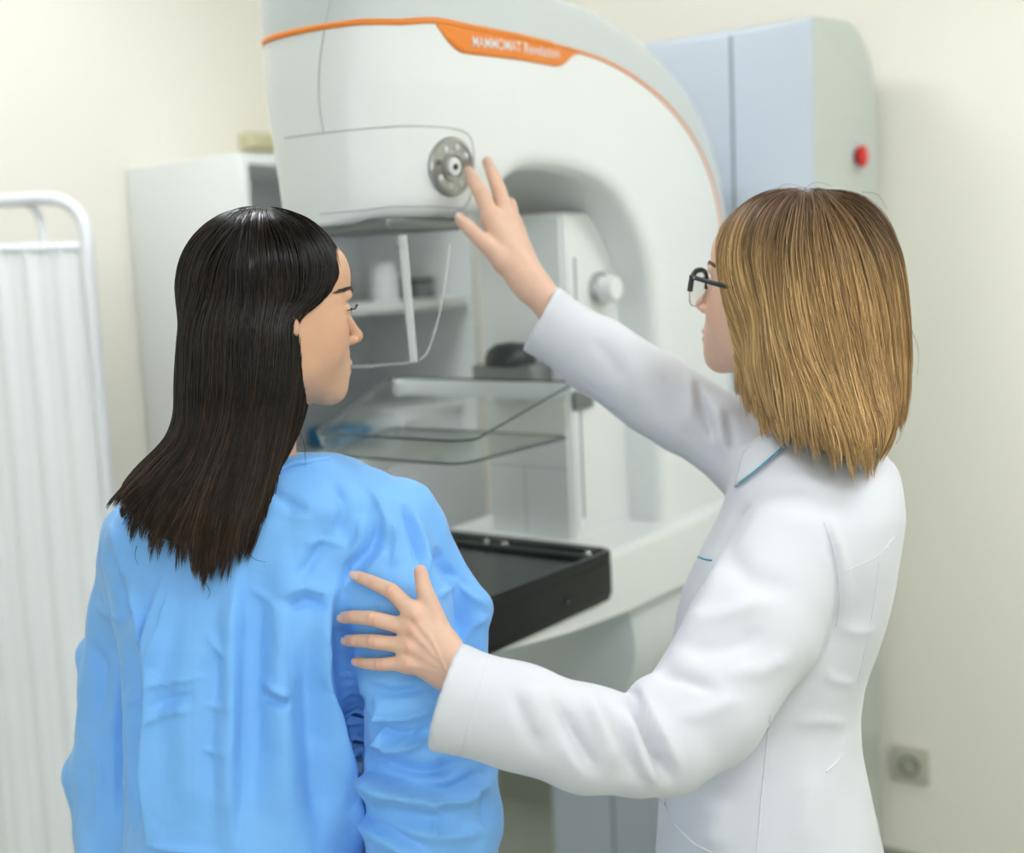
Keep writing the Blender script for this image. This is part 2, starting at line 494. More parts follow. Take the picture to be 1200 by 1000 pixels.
def sculpt(Vt, Fc, strokes):
    """push folds into a garment: strokes are fold lines traced over the cloth.
    (points, width_px, height_mm, kind) kind: r round ridge, s sharp ridge, e one-sided overlap"""
    N = vnormals(Vt, Fc)
    px, py = v2px(Vt)
    vd = Vt/np.linalg.norm(Vt, axis=1)[:, None]
    face = np.clip(-(N*vd).sum(1)*3.0, 0, 1)
    disp = np.zeros(len(Vt))
    for pts, w, amp, kind in strokes:
        p = smooth_path(pts, 6)
        ext = w*4+2
        m = np.where((px > p[:, 0].min()-ext) & (px < p[:, 0].max()+ext) & (py > p[:, 1].min()-ext) & (py < p[:, 1].max()+ext) & (face > 0))[0]
        if len(m) == 0: continue
        X = np.stack([px[m], py[m]], 1)
        best = np.full(len(m), 1e9); side = np.zeros(len(m)); tt = np.zeros(len(m))
        L = np.concatenate([[0], np.cumsum(np.linalg.norm(np.diff(p, axis=0), axis=1))])
        for i in range(len(p)-1):
            ba = p[i+1]-p[i]; q = X-p[i]
            t = np.clip((q@ba)/(ba@ba+1e-9), 0, 1)
            e = q-t[:, None]*ba
            d = np.sqrt((e**2).sum(1))
            up = d < best
            best[up] = d[up]; side[up] = np.sign(ba[0]*q[up, 1]-ba[1]*q[up, 0]); tt[up] = (L[i]+t[up]*(L[i+1]-L[i]))/L[-1]
        taper = np.clip(np.minimum(tt, 1-tt)*4+0.04, 0, 1)**1.1
        if kind == 'r': v = np.exp(-(best/w)**2)
        elif kind == 's': v = np.exp(-best/w)
        else:
            sg = 1/(1+np.exp(-side*best/1.4))
            v = sg*np.exp(-(best/(w*2.2))**1.5)-(1-sg)*0.4*np.exp(-(best/(w*0.9))**2)
        disp[m] += amp*0.001*v*taper*face[m]
    return Vt+N*disp[:, None]
def bvh_of(Vt, Fc):
    return BVHTree.FromPolygons([tuple(v) for v in Vt], [tuple(int(i) for i in f) for f in Fc])
def depth_at(bvh, px, py, fallback=None):
    d = V(px, py, 1.0); n = np.linalg.norm(d)
    h = bvh.ray_cast(Vector((0, 0, 0)), Vector(d/n))
    return h[0].z if h[0] is not None else fallback

# ------------------------------------------------------------------ room
XB, YL, XF, YR, ZC = 2.735, 2.50, -1.9, -1.7, 2.75
def slab(name, lo, hi, m):
    o = box(name, lo, hi, m); tag(o, kind='structure'); return o
tag(slab('floor', (XF-.1, YR-.1, -0.1), (XB+.1, YL+.1, 0), FLOOR), 'pale grey vinyl floor of the room')
tag(slab('ceiling', (XF-.1, YR-.1, ZC), (XB+.1, YL+.1, ZC+.1), CEIL), 'plain white ceiling of the room')
tag(slab('wall_back', (XB, YR-.1, 0), (XB+.1, YL+.1, ZC), WALL), 'cream painted wall behind the grey machine column')
tag(slab('wall_left', (XF-.1, YL, 0), (XB, YL+.1, ZC), WALL), 'cream painted wall behind the folding screen and cabinet')
tag(slab('wall_right', (XF-.1, YR-.1, 0), (XB, YR, ZC), WALL), 'cream painted wall to the right, outside the picture')
WY0, WY1, WZ0, WZ1 = -1.50, 1.15, 0.85, 2.40  # opening of an unseen window, added for soft frontal fill from the sky
bm = bmesh.new()
for lo, hi in (((XF-.1, YR, 0), (XF, YL, WZ0)), ((XF-.1, YR, WZ1), (XF, YL, ZC)), ((XF-.1, YR, WZ0), (XF, WY0, WZ1)), ((XF-.1, WY1, WZ0), (XF, YL, WZ1))): box_bm(lo, hi, bm=bm)
tag(bm_obj('wall_front', bm, WALL), 'cream painted wall with a wide window, behind the viewer', kind='structure')
win = tag(empty('window_1', (XF-.05, (WY0+WY1)/2, WZ0)), 'wide daylight window behind the viewer', kind='structure')
for y in (WY0+.025, (2*WY0+WY1)/3, (WY0+2*WY1)/3, WY1-.025): box('mullion', (XF-.07, y-.025, WZ0), (XF-.03, y+.025, WZ1), WHITEM, win, .004)
for z in (WZ0+.025, WZ1-.025): box('rail', (XF-.07, WY0+.05, z-.025), (XF-.03, WY1-.05, z+.025), WHITEM, win, .004)
for k in range(3):
    a = WY0+(WY1-WY0)*k/3+.026; b = WY0+(WY1-WY0)*(k+1)/3-.026
    box('pane', (XF-.053, a, WZ0+.05), (XF-.047, b, WZ1-.05), LENSM, win)
pd = bpy.data.lights.new('window_portal', 'AREA'); pd.shape = 'RECTANGLE'; pd.size = WY1-WY0; pd.size_y = WZ1-WZ0; pd.cycles.is_portal = True
po = bpy.data.objects.new('window_portal', pd); COL.objects.link(po); po.location = (XF-.11, (WY0+WY1)/2, (WZ0+WZ1)/2); po.rotation_euler = (math.radians(90), 0, math.radians(-90))
tag(slab('baseboard_back', (XB-.012, YR, 0), (XB-0.0005, YL, 0.125), BASEB), 'dull green baseboard along the back wall')
tag(slab('baseboard_left', (XF, YL-.012, 0), (XB-.012, YL-0.0005, 0.125), BASEB), 'dull green baseboard along the left wall')
lamp_spots = [(-0.6, -0.6), (0.7, -0.7), (1.95, -0.2), (1.4, 1.6)]
for i, (x, y) in enumerate(lamp_spots):
    t = empty('ceiling_light', (x, y, ZC-0.03), ['square ceiling light panel closest to the window behind the viewer', 'square ceiling light panel above and in front of the person in white', 'square ceiling light panel beside the wall with the socket', 'square ceiling light panel in front of the tall cabinet and folding screen'][i], 'ceiling light', 'ceiling light panels')
    bm = bmesh.new()
    for lo, hi in (((-.31, -.31), (.31, -.29)), ((-.31, .29), (.31, .31)), ((-.31, -.29), (-.29, .29)), ((.29, -.29), (.31, .29))):
        box_bm((x+lo[0], y+lo[1], ZC-.03), (x+hi[0], y+hi[1], ZC-0.0005), bm=bm)
    bm_obj('frame', bm, WHITEM, t)
    box('diffuser', (x-.289, y-.289, ZC-.022), (x+.289, y+.289, ZC-.012), GLOW, t)

# wall socket on the back wall
sc_ = on_plane(1068, 895, 0, XB)
t = empty('wall_socket', sc_-np.array([0, 0, .045]), 'small square pale wall socket low on the wall at right', 'socket')
w = 0.042
box('plate', (XB-.014, sc_[1]-w, sc_[2]-w), (XB-.0005, sc_[1]+w, sc_[2]+w), OUTLET, t, 0.004)
lathe('socket_ring', (XB-.0142, sc_[1], sc_[2]), (-1, 0, 0), [(.023, 0), (.023, .004), (.020, .005), (.0195, -.004), (0, -.004)], OUTD, t, 32)
for s in (-1, 1): lathe('pin_hole', (XB-.0135, sc_[1]+s*.009, sc_[2]), (-1, 0, 0), [(.003, 0), (.003, .0035), (0, .0035)], BLACKP, t, 12)

# ------------------------------------------------------------------ cabinet
c0 = V(281, 180, 2.72); c0w = v2w(c0)
CX0, CY0, CZT = c0w[0], c0w[1], c0w[2]
CX1 = XB-0.004; CY1 = YL-0.006
ZSH = on_plane(500, 352, 1, CY0)[2]          # upper shelf
ZCT = on_plane(470, 528, 1, CY0)[2]          # counter of the closed lower part
t = empty('storage_cabinet', ((CX0+CX1)/2, (CY0+CY1)/2, 0), 'tall white cabinet with open shelves standing behind the machine', 'cabinet')
th = 0.022
box('side_panel', (CX0, CY0, 0), (CX0+th, CY1, CZT), CABINET, t, 0.002)
box('side_panel', (CX1-th, CY0, 0), (CX1, CY1, CZT), CABINET, t, 0.002)
box('top_panel', (CX0+th, CY0, CZT-th), (CX1-th, CY1, CZT), CABINET, t, 0.002)
box('back_panel', (CX0+th, CY1-.01, .06), (CX1-th, CY1, CZT-th), CABIN, t)
box('shelf', (CX0+th, CY0+.012, ZSH-.024), (CX1-th, CY1-.01, ZSH), CABINET, t, 0.002)
box('shelf', (CX0+th, CY0+.002, ZCT-.03), (CX1-th, CY1-.01, ZCT), CABINET, t, 0.002)
box('plinth', (CX0+th, CY0+.03, 0), (CX1-th, CY1-.01, .08), CABIN, t)
xm = (CX0+CX1)/2
for a, b, hx in ((CX0+th+.002, xm-.002, xm-.04), (xm+.002, CX1-th-.002, xm+.04)):
    d = box('door', (a, CY0, .085), (b, CY0+.018, ZCT-.034), CABIN, t, 0.002)
    tube('handle', [(hx, CY0-.001, ZCT-.3), (hx, CY0-.028, ZCT-.29), (hx, CY0-.028, ZCT-.17), (hx, CY0-.001, ZCT-.16)], .005, CHROME, d, 8)
cabinet = t
# things kept in the cabinet
def at_shelf(px, z, yy):
    p = None
    for py in range(200, 700): 
        q = on_plane(px, py, 1, yy)
        if q[2] <= z: return q
p = at_shelf(452, ZSH, CY0+.15)
lathe('jar', (p[0], p[1], ZSH), (0, 0, 1), [(0, 0), (.036, 0), (.038, .006), (.038, .075), (.030, .085), (.030, .1), (0, .1)], PAPER, None, 28)
tag(bpy.data.objects['jar'], 'white lidded jar on the upper cabinet shelf', 'jar')
p = at_shelf(490, ZSH, CY0+.14)
t = empty('camera_box', (p[0], p[1], ZSH), 'small dark box on the upper cabinet shelf', 'box'); t.name = 'small_box'
box('body', (p[0]-.035, p[1]-.03, ZSH), (p[0]+.035, p[1]+.03, ZSH+.045), DARKMETAL, t, .004)
box('lid', (p[0]-.037, p[1]-.032, ZSH+.0455), (p[0]+.037, p[1]+.032, ZSH+.057), BLACKP, t, .003)
p = at_shelf(403, ZCT, CY0+.24)
t = empty('blue_carton', (p[0], p[1], ZCT), 'blue carton lying on the cabinet counter seen beyond the clear tray', 'carton')
box('body', (p[0]-.075, p[1]-.06, ZCT), (p[0]+.075, p[1]+.06, ZCT+.05), BLUEBOX, t, .003)
box('flap', (p[0]-.076, p[1]-.062, ZCT+.0505), (p[0]+.076, p[1]+.03, ZCT+.053), BLUEBOX, t, .001)
rng = random.Random(3)
p = at_shelf(480, ZCT, CY0+.16)
zz = ZCT
for i in range(4):
    hgt = [.02, .028, .018, .024][i]
    a = rng.uniform(-.12, .12); bm = box_bm((-.14, -.10, 0), (.14, .10, hgt), .003)
    bm.transform(Matrix.Translation((p[0]+rng.uniform(-.015, .015), p[1], zz)) @ Matrix.Rotation(a, 4, 'Z'))
    o = bm_obj('paper_box', bm, PAPER, None, auto=35)
    tag(o, ['flat white paper box at the bottom of the stack on the counter', 'second white paper box up in the stack on the counter', 'third white paper box up in the stack on the counter', 'topmost flat white paper box of the stack on the counter'][i], 'box', 'paper boxes on the cabinet counter')
    zz += hgt+.0005
p = v2w(V(308, 166, 2.85))
t = empty('junction_box', (p[0], YL-.02, p[2]-.03), 'small beige box fixed to the wall just above the cabinet', 'wall box')
q0 = on_plane(291, 155, 1, YL-.04); q1 = on_plane(330, 176, 1, YL-.04)
box('housing', (q0[0], YL-.045, q1[2]), (q1[0]+.05, YL-.0005, q0[2]), BEIGE, t, .006)
box('cover', (q0[0]+.012, YL-.049, q1[2]+.01), (q1[0]+.038, YL-.0455, q0[2]-.01), BEIGE, t, .0015)

# ------------------------------------------------------------------ folding screen
DS = 2.5
foot = v2w(V(60, 900, DS))
t = empty('folding_screen', (foot[0], foot[1], 0), 'white tubular folding screen with gathered white curtain at left', 'screen')
def spt(px, py, d=DS): return v2w(V(px, py, d))
top_r = spt(100, 300)
pr = [spt(-150, 243), spt(-60, 238), spt(0, 236), spt(50, 233), spt(76, 237), spt(93, 252), spt(101, 276), spt(103, 310)]
pr = list(smooth_path(pr, 5))
base = pr[-1].copy(); base[2] = 0.05
pr += [pr[-1]*(1-s)+base*s for s in np.linspace(.1, 1, 8)]
tube('frame', pr, .0135, WHITEM, t, 12)
pi = smooth_path([spt(-60, 241, DS+.02), spt(20, 238, DS+.02), spt(38, 243, DS+.02), spt(48, 262, DS+.02), spt(52, 292, DS+.02)], 5)
tube('inner_bow', pi, .008, WHITEM, t, 10)
rodL, rodR = spt(-150, 297), spt(101, 290)
tube('curtain_rod', [rodL, rodR], .006, WHITEM, t, 8)
for s in (-1, 1):
    tube('foot', [base+s*np.array([RT[1], -RT[0], 0])*.02*0+s*np.array([FW[0], FW[1], 0])*.15-np.array([0, 0, .037]), base-np.array([0, 0, .037])], .0125, WHITEM, t, 10)
lathe('castor', base-np.array([0, 0, .05]), (0, 0, 1), [(0, 0), (.012, .002), (.014, .02), (.010, .05)], GREYP, t, 16)
# curtain: gathered cloth with real pleats
ncol, nrow = 240, 60
zb = 0.22
Vc = []; dirn = (rodR-rodL); Ln = np.linalg.norm(dirn); dirn /= Ln
nn = np.cross(dirn, [0, 0, 1]); nn /= np.linalg.norm(nn)
for j in range(nrow):
    v = j/(nrow-1)
    for i in range(ncol):
        u = i/(ncol-1)
        pz = (rodL+(rodR-rodL)*u*.985)
        z = pz[2]+.012-(v**1.3)*(pz[2]+.012-zb)
        amp = .0016+.0018*min(1, v*8)
        off = amp*math.sin(u*Ln*2*math.pi/.075+1.2*math.sin(u*9))+.4*amp*math.sin(u*Ln*2*math.pi/.031+v*2)
        if j < 3: off += .004*math.sin(u*Ln*2*math.pi/.018)
        Vc.append((pz[0]+nn[0]*off, pz[1]+nn[1]*off, z))
Fq = [(j*ncol+i, j*ncol+i+1, (j+1)*ncol+i+1, (j+1)*ncol+i) for j in range(nrow-1) for i in range(ncol-1)]
o = link('curtain', np_mesh('curtain', np.array(Vc), np.array(Fq)), CURTAIN, t)
sm = o.modifiers.new('thickness', 'SOLIDIFY'); sm.thickness = .0012

# ------------------------------------------------------------------ mammography machine
Y0, YC = 1.126, 1.30
HWD = YC-Y0
def side(px, py, y=Y0):
    q = on_plane(px, py, 1, y); return np.array([q[0], q[2]])
mach = empty('mammography_machine', (2.3, YC, 0), 'white and grey mammography machine with orange band standing by the wall', 'machine')
XFR = side(480, 150)[0]-0.035
ZBOT = side(560, 262)[1]
ZTOP = side(590, 0)[1]+.045
# outer outline of the head and arm, then back along the inner opening
outer = [(XFR+.02, ZBOT+.004), (XFR+.012, ZBOT+.05), (XFR+.004, ZBOT+.12), (XFR, ZBOT+.22), (XFR+.01, ZTOP-.035), (XFR+.05, ZTOP-.002), (XFR+.14, ZTOP+.004)]
up_px = [(590, -22), (640, -12), (690, 4), (740, 32), (785, 72), (818, 118), (838, 165), (851, 215), (858, 270), (862, 340), (865, 440)]
outer += [tuple(side(*p)) for p in up_px]
ARMB = outer[-1][0]
outer += [(ARMB+.005, 1.25), (ARMB+.005, .93)]
inner_px = [(783, 640), (778, 560), (775, 480), (772, 400), (766, 335), (752, 282), (730, 240), (703, 215), (670, 203), (635, 199), (612, 206), (599, 226), (592, 249)]
inner = [tuple(side(*p)) for p in inner_px]
inner = [(inner[0][0], .93)]+inner
o_s = smooth_path(outer[:-2], 5); i_s = smooth_path(inner[1:], 5)
poly = np.vstack([o_s, outer[-2:], [inner[0]], i_s])
def poly_sdf(Q, pg):
    d = np.full(len(Q), 1e9, f32); s = np.ones(len(Q), f32)
    n = len(pg)
    for i in range(n):
        a = pg[i].astype(f32); b = pg[(i+1) % n].astype(f32)
        e = b-a; w = Q-a
        t = np.clip((w@e)/(e@e+1e-12), 0, 1)
        q = w-t[:, None]*e
        d = np.minimum(d, (q**2).sum(1))
        c1 = Q[:, 1] >= a[1]; c2 = Q[:, 1] < b[1]; c3 = e[0]*w[:, 1] > e[1]*w[:, 0]
        fl = (c1 & c2 & c3) | (~c1 & ~c2 & ~c3)
        s = np.where(fl, -s, s)
    return s*np.sqrt(d)
# sample the outline once on a fine 2D grid
_gx = np.arange(XFR-.15, ARMB+.16, .004); _gz = np.arange(.85, ZTOP+.16, .004)
_G = poly_sdf(np.stack(np.meshgrid(_gx, _gz, indexing='ij'), -1).reshape(-1, 2).astype(f32), poly).reshape(len(_gx), len(_gz))
def bil(G, gx, gz, x, z):
    u = np.clip((x-gx[0])/(gx[1]-gx[0]), 0, len(gx)-1.001); v = np.clip((z-gz[0])/(gz[1]-gz[0]), 0, len(gz)-1.001)
    i = u.astype(int); j = v.astype(int); a = u-i; b = v-j
    return (G[i, j]*(1-a)*(1-b)+G[i+1, j]*a*(1-b)+G[i, j+1]*(1-a)*b+G[i+1, j+1]*a*b).astype(f32)
def arm_fn(P):
    x, y, z = P[:, 0], P[:, 1], P[:, 2]
    d2 = bil(_G, _gx, _gz, x, z)
    # plan outline: rounded front, slightly narrower at the bottom of the head
    tap = .022*np.clip((ZBOT+.20-z)/.20, 0, 1)*np.clip((XFR+.45-x)/.3, 0, 1)
    hw = HWD-tap-.024*np.clip((XFR+.30-x)/.22, 0, 1)
    rr = .145
    qx = np.abs(x-(XFR+1.5))-(1.5-rr); qy = np.abs(y-YC)-(hw-rr)
    pl = np.sqrt(np.maximum(qx, 0)**2+np.maximum(qy, 0)**2)+np.minimum(np.maximum(qx, qy), 0)-rr
    return smax(d2, pl, .035)
Vm, Fm = surface(arm_fn, (XFR-.03, Y0-.03, .90), (ARMB+.04, YC+HWD+.03, ZTOP+.04), .006, 3)
# band line: level of the orange stripe around the head and along the arm
ZST_F = on_plane(322, 47, 0, XFR+.03)[2]
st_px = [(480, 17.5), (520, 21), (560, 31), (600, 41), (640, 50.5), (676, 60), (710, 72), (745, 92), (780, 121), (808, 156), (828, 195), (841, 240), (847, 290), (850, 350), (853, 430)]
st = np.array([side(*p) for p in st_px])
st_s = smooth_path(st, 8)
def above_band(c):
    """True where a point of the shell belongs to the grey outer cover"""
    x, z = c[:, 0], c[:, 2]
    zz = np.interp(x, st_s[:, 0], st_s[:, 1])
    res = z > zz
    xx = np.interp(-z, -st_s[:, 1][20:], st_s[:, 0][20:])
    res |= (x > xx) & (z < st_s[20, 1])
    return res
fc = Vm[Fm].mean(1)
up_ = above_band(fc)
def submesh(Vt, Fc, m):
    f = Fc[m]; u, inv = np.unique(f, return_inverse=True)
    return Vt[u], inv.reshape(-1, 4)
def snap_arm(P, off=.0012):
    P = np.asarray(P, float)
    for _ in range(6): P, n = pull(arm_fn, P, .002, off, .02)
    return P
a, b = submesh(Vm, Fm, ~up_)
housing = link('arm_housing', np_mesh('arm_housing', a, b), PLASTIC, mach)
a, b = submesh(Vm, Fm, up_)
tag(link('outer_cover', np_mesh('outer_cover', a, b), GREYP, mach), 'light grey outer cover above the orange band')
# orange band: a thin strip laid on the shell, round the front and along the side, widening into the name plate
def band_strip(name, lo, hi, m, parent, off, nz=4):
    n = len(lo); rows = []
    for k in range(nz):
        f = k/(nz-1); rows.append(lo*(1-f)+hi*f)
    P = snap_arm(np.concatenate(rows), off)
    F = [(k*n+i, k*n+i+1, (k+1)*n+i+1, (k+1)*n+i) for k in range(nz-1) for i in range(n-1)]
    o = link(name, np_mesh(name, P, np.array(F)), m, parent)
    s = o.modifiers.new('thickness', 'SOLIDIFY'); s.thickness = .0012; s.offset = -1
    return o
# front run from the far side, round the nose
ths = np.linspace(0, 1, 60)
frx = []
for s in ths:
    y = YC+HWD-.015-(2*HWD-.03)*s
    frx.append((XFR-.02, y))
frx = [(XFR+.32*(1-s), YC+HWD+.02) for s in np.linspace(0, 1, 20)]+frx+[(XFR+.02+s*.02, Y0-.02) for s in np.linspace(0, 1, 4)]
zf = np.full(len(frx), ZST_F)
xs0 = frx[-1][0]
ztgt = st_s[0, 1]
zf = np.where(np.arange(len(frx)) > 20, ZST_F+(ztgt-ZST_F)*np.clip((np.arange(len(frx))-20)/62., 0, 1), ZST_F)
line = np.array([(x, y, z) for (x, y), z in zip(frx, zf)])
line = np.vstack([line, [(p[0], Y0-.01, p[1]) for p in st_s]])
P0 = snap_arm(line)
tn = np.gradient(P0, axis=0); tn /= np.linalg.norm(tn, axis=1)[:, None]
nr = normals(arm_fn, P0, .002); side_v = np.cross(nr, tn); side_v /= np.linalg.norm(side_v, axis=1)[:, None]
sgn = np.sign(side_v[:, 2:3]); sgn[sgn == 0] = 1
# keep one consistent side
side_v *= sgn[len(frx)//2]
wd = np.full(len(P0), .0042)
wd[len(frx)+34:] = .0024
stripe = band_strip('orange_stripe', P0-side_v*wd[:, None], P0+side_v*wd[:, None], ORANGE, mach, .0016, 3)
# name plate below the stripe
npx_lo = [(527, 26), (535, 38), (543, 49), (551, 57), (560, 60.5), (590, 65.5), (620, 70.5), (645, 75), (657, 77), (665, 75), (671, 70), (676, 65), (684, 62)]
npx_hi = [(527, 22), (540, 25), (560, 30), (575, 34), (590, 38), (605, 41.5), (620, 45), (635, 49), (648, 52), (658, 55), (668, 57.5), (677, 60), (684, 62)]
lo3 = np.array([on_plane(x, y, 1, Y0-.01) for x, y in smooth_path(npx_lo, 5)])
hi3 = np.array([on_plane(x, y, 1, Y0-.01) for x, y in smooth_path(npx_hi, 5)])
plate = band_strip('name_plate', lo3, hi3, ORANGE, mach, .0014, 6)
# lettering
def text_mesh(name, body, p0, p1, height, m, parent, lift=.0005):
    cu = bpy.data.curves.new(name, 'FONT'); cu.body = body; cu.size = 1.0; cu.extrude = 0.0; cu.offset = 0.003
    o = bpy.data.objects.new(name, cu); COL.objects.link(o)
    dg = bpy.context.evaluated_depsgraph_get()
    me = bpy.data.meshes.new_from_object(o.evaluated_get(dg))
    bpy.data.objects.remove(o); bpy.data.curves.remove(cu)
    co = np.array([v.co[:] for v in me.vertices]); co -= co.min(0)*[1, 1, 0]
    wd_ = co[:, 0].max()
    ex = np.array(p1)-np.array(p0); L = np.linalg.norm(ex); ex /= L
    ez = np.array([0, 0, 1.]); ez -= ex*(ez@ex); ez /= np.linalg.norm(ez)
    W = np.array(p0)+np.outer(co[:, 0]/wd_*L, ex)+np.outer(co[:, 1]/co[:, 1].max()*height, ez)
    W = snap_arm(W, .0014+.0012+lift)
    me.vertices.foreach_set('co', W.astype(f32).ravel())
    return link(name, me, m, parent, smooth=False)
q0 = on_plane(559, 53.5, 1, Y0); q1 = on_plane(609, 61.5, 1, Y0); hgt = (side(575, 43)[1]-side(575, 56)[1])
text_mesh('lettering', 'MAMMOMAT', q0, q1, hgt*.95, LETTER, plate)
q0 = on_plane(613, 62.5, 1, Y0); q1 = on_plane(654, 69, 1, Y0)
text_mesh('lettering', 'Revelation', q0, q1, hgt*.95, LETTER, plate)
# panel joints of the head
def joint(name, pts3, m=SEAM, r=.0011, parent=None):
    P = snap_arm(smooth_path(pts3, 6), .0002)
    return tube(name, P, r, m, parent or mach, 6)
def fr(px, py): return on_plane(px, py, 0, XFR+.01)
def sd(px, py): return on_plane(px, py, 1, Y0-.005)
joint('panel_joint', [fr(330, 162), fr(380, 155.5), fr(430, 149.5), fr(465, 147), sd(490, 146.5), sd(530, 148.5), sd(552, 152), sd(564, 160), sd(569, 180), sd(570, 215), sd(566, 250), sd(562, 258)])
joint('panel_joint', [fr(384, 0), fr(378, 40), fr(374, 80), fr(374, 120), fr(378, 155)])
joint('panel_joint', [fr(370, 252), fr(400, 249.5), fr(440, 247), fr(475, 245.5), sd(500, 245), sd(540, 246), sd(566, 250)])
# control dial on the side of the head
dc = on_plane(544, 196, 1, Y0)
dcs = snap_arm([dc], 0)[0]; dn = normals(arm_fn, np.array([dcs]), .002)[0]
dial = lathe('control_dial', dcs-dn*.004, dn, [(0, 0), (.043, 0), (.043, .008), (.041, .0105), (.036, .0115), (.0355, .0095), (.022, .0095), (.0215, .012), (.017, .0125), (.0165, .0095), (0, .0095)], DIALM, mach, 64)
lathe('dial_button', dcs+dn*.0056, dn, [(.0125, 0), (.0125, .004), (.0115, .005), (.006, .0055), (.0058, .0045), (0, .0045)], PLASTIC, dial, 32)
lathe('dial_mark', dcs+dn*.0102, dn, [(.0045, 0), (.0045, .0006), (0, .0006)], BLACKP, dial, 20)
ax1 = np.cross(dn, [0, 0, 1]); ax1 /= np.linalg.norm(ax1); ax2 = np.cross(ax1, dn)
for k in range(8):
    an = k*math.pi/4+.2
    c = dcs+dn*.0056+.029*(ax1*math.cos(an)+ax2*math.sin(an))
    lathe('dial_key', c, dn, [(.0048, -.0005), (.0048, .0012), (.004, .0016), (0, .0016)], GREYP if k % 4 else DARKMETAL, dial, 14)
# under the head: collimator plate and face shield
xb0, xb1 = XFR+.045, XFR+.22
box('collimator', (xb0, YC-.115, ZBOT-.007), (xb1, YC+.115, ZBOT+.012), DARKMETAL, mach, .006)
XS = XFR+.085
def fs(px, py): return on_plane(px, py, 0, XS)
z_t = ZBOT-.012
shield = empty('face_shield', fs(470, 350), 'clear face shield hanging under the tube head'); shield.parent = mach
shield.location = Vector(fs(470, 350)-np.array(mach.location))
rt_, rb_ = fs(527, 286), fs(502, 408)
path = smooth_path([rt_, fs(522, 330), fs(514, 372), fs(503, 408), fs(494, 420), fs(480, 425), fs(450, 428), fs(420, 430)], 5)
yfar = YC+(YC-path[-1][1])*.0+.11
lt = np.array([XS, YC+.12, rt_[2]])
path = np.vstack([path, smooth_path([path[-1], (XS, YC+.05, path[-1][2]), (XS, YC+.075, path[-1][2]+.01), (XS, YC+.085, path[-1][2]+.03), (XS, YC+.12, rt_[2])], 5)[1:]])
bm = bmesh.new()
vs = [bm.verts.new(p) for p in path]; vf = [bm.verts.new(p+np.array([.0025, 0, 0])) for p in path]
bm.faces.new(vs); bm.faces.new(vf[::-1])
for i in range(len(vs)): bm.faces.new((vs[i], vf[i], vf[(i+1) % len(vs)], vs[(i+1) % len(vs)]))
shield.parent = None; bpy.data.objects.remove(shield)
shield = bm_obj('face_shield', bm, SHIELD, mach, auto=30)
tube('rim', path, .0011, EDGEW, shield, 8)
s0, s1 = fs(474, 284), fs(487, 424)
prism('holder_strap', [(s0[1]-.0075, s0[2]+.01), (s0[1]+.0075, s0[2]+.01), (s1[1]+.006, s1[2]), (s1[1]-.006, s1[2])], 0, XS-.006, XS-.002, EDGEW, shield, .0012)
lathe('holder_clip', s0+np.array([-.014, 0, .002]), (1, 0, 0), [(0, 0), (.011, 0), (.012, .002), (.012, .01), (0, .01)], CLEAR, shield, 24)
# lift column inside the arm
XC0 = side(665, 300, 1.2)[0]; XC1 = inner[3][0]+.03
ZCT0 = on_plane(665, 248, 0, XC0)[2]
ztab = on_plane(620, 612, 0, XC0-.05)[2]
colm = prism('lift_column', [(XC0, ztab-.05), (XC0, ZCT0)]+[(XC1-.07+.09*math.sin(a), ZCT0-.09+.09*math.cos(a)) for a in np.linspace(0, math.pi/2, 8)]+[(XC1+.02, ztab-.05)], 1, 1.205, 1.395, PLASTIC, mach, .006)
box('front_panel', (XC0-.006, 1.212, ztab-.04), (XC0+.002, 1.388, ZCT0-.008), PANELP, colm, .003)
gz0, gz1 = side(672, 302, 1.2)[1], side(685, 608, 1.2)[1]
gx = (side(673, 302, 1.2)[0]+side(685.5, 608, 1.2)[0])/2+.004
box('guide_slot', (gx-.0035, 1.2035, gz1), (gx+.0035, 1.207, gz0), DARKSEAM, colm)
box('guide_rail', (gx-.018, 1.2025, gz1-.02), (gx-.0045, 1.207, gz0+.005), WHITEM, colm, .001)
zj = side(640, 560, 1.2)[1]
box('panel_joint', (XC0-.0068, 1.214, zj-.001), (XC0-.0055, 1.386, zj+.001), SEAM, colm)
ym = on_plane(618, 570, 0, XC0)[1]
box('panel_joint', (XC0-.0068, ym-.001, ztab-.03), (XC0-.0055, ym+.001, zj), SEAM, colm)
kn = on_plane(700, 339, 1, 1.205)
knob = lathe('rotary_knob', kn, (0, -1, 0), [(0, -.002), (.031, -.002), (.031, .010), (.029, .013), (.0235, .013)], CHROME, mach, 40)
lathe('knob_cap', kn-np.array([0, .0125, 0]), (0, -1, 0), [(.0235, 0), (.0235, .024), (.021, .028), (0, .029)], PLASTIC, knob, 40)
# paddle clamp carriage
zcl = on_plane(620, 440, 0, XC0-.03)[2]
clamp = box('paddle_clamp', (XC0-.075, 1.235, zcl-.022), (XC0-.006, 1.365, zcl+.022), DARKMETAL, mach, .006)
lathe('clamp_knob', (XC0-.045, YC, zcl+.0205), (0, 0, 1), [(.045, 0), (.045, .012), (.040, .026), (.026, .036), (0, .040)], BLACKP, clamp, 36)
bz = on_plane(690, 470, 1, 1.2)
box('clamp_bracket', (bz[0]-.05, 1.196, bz[2]-.012), (bz[0]+.012, 1.2035, bz[2]+.022), DARKMETAL, clamp, .003)
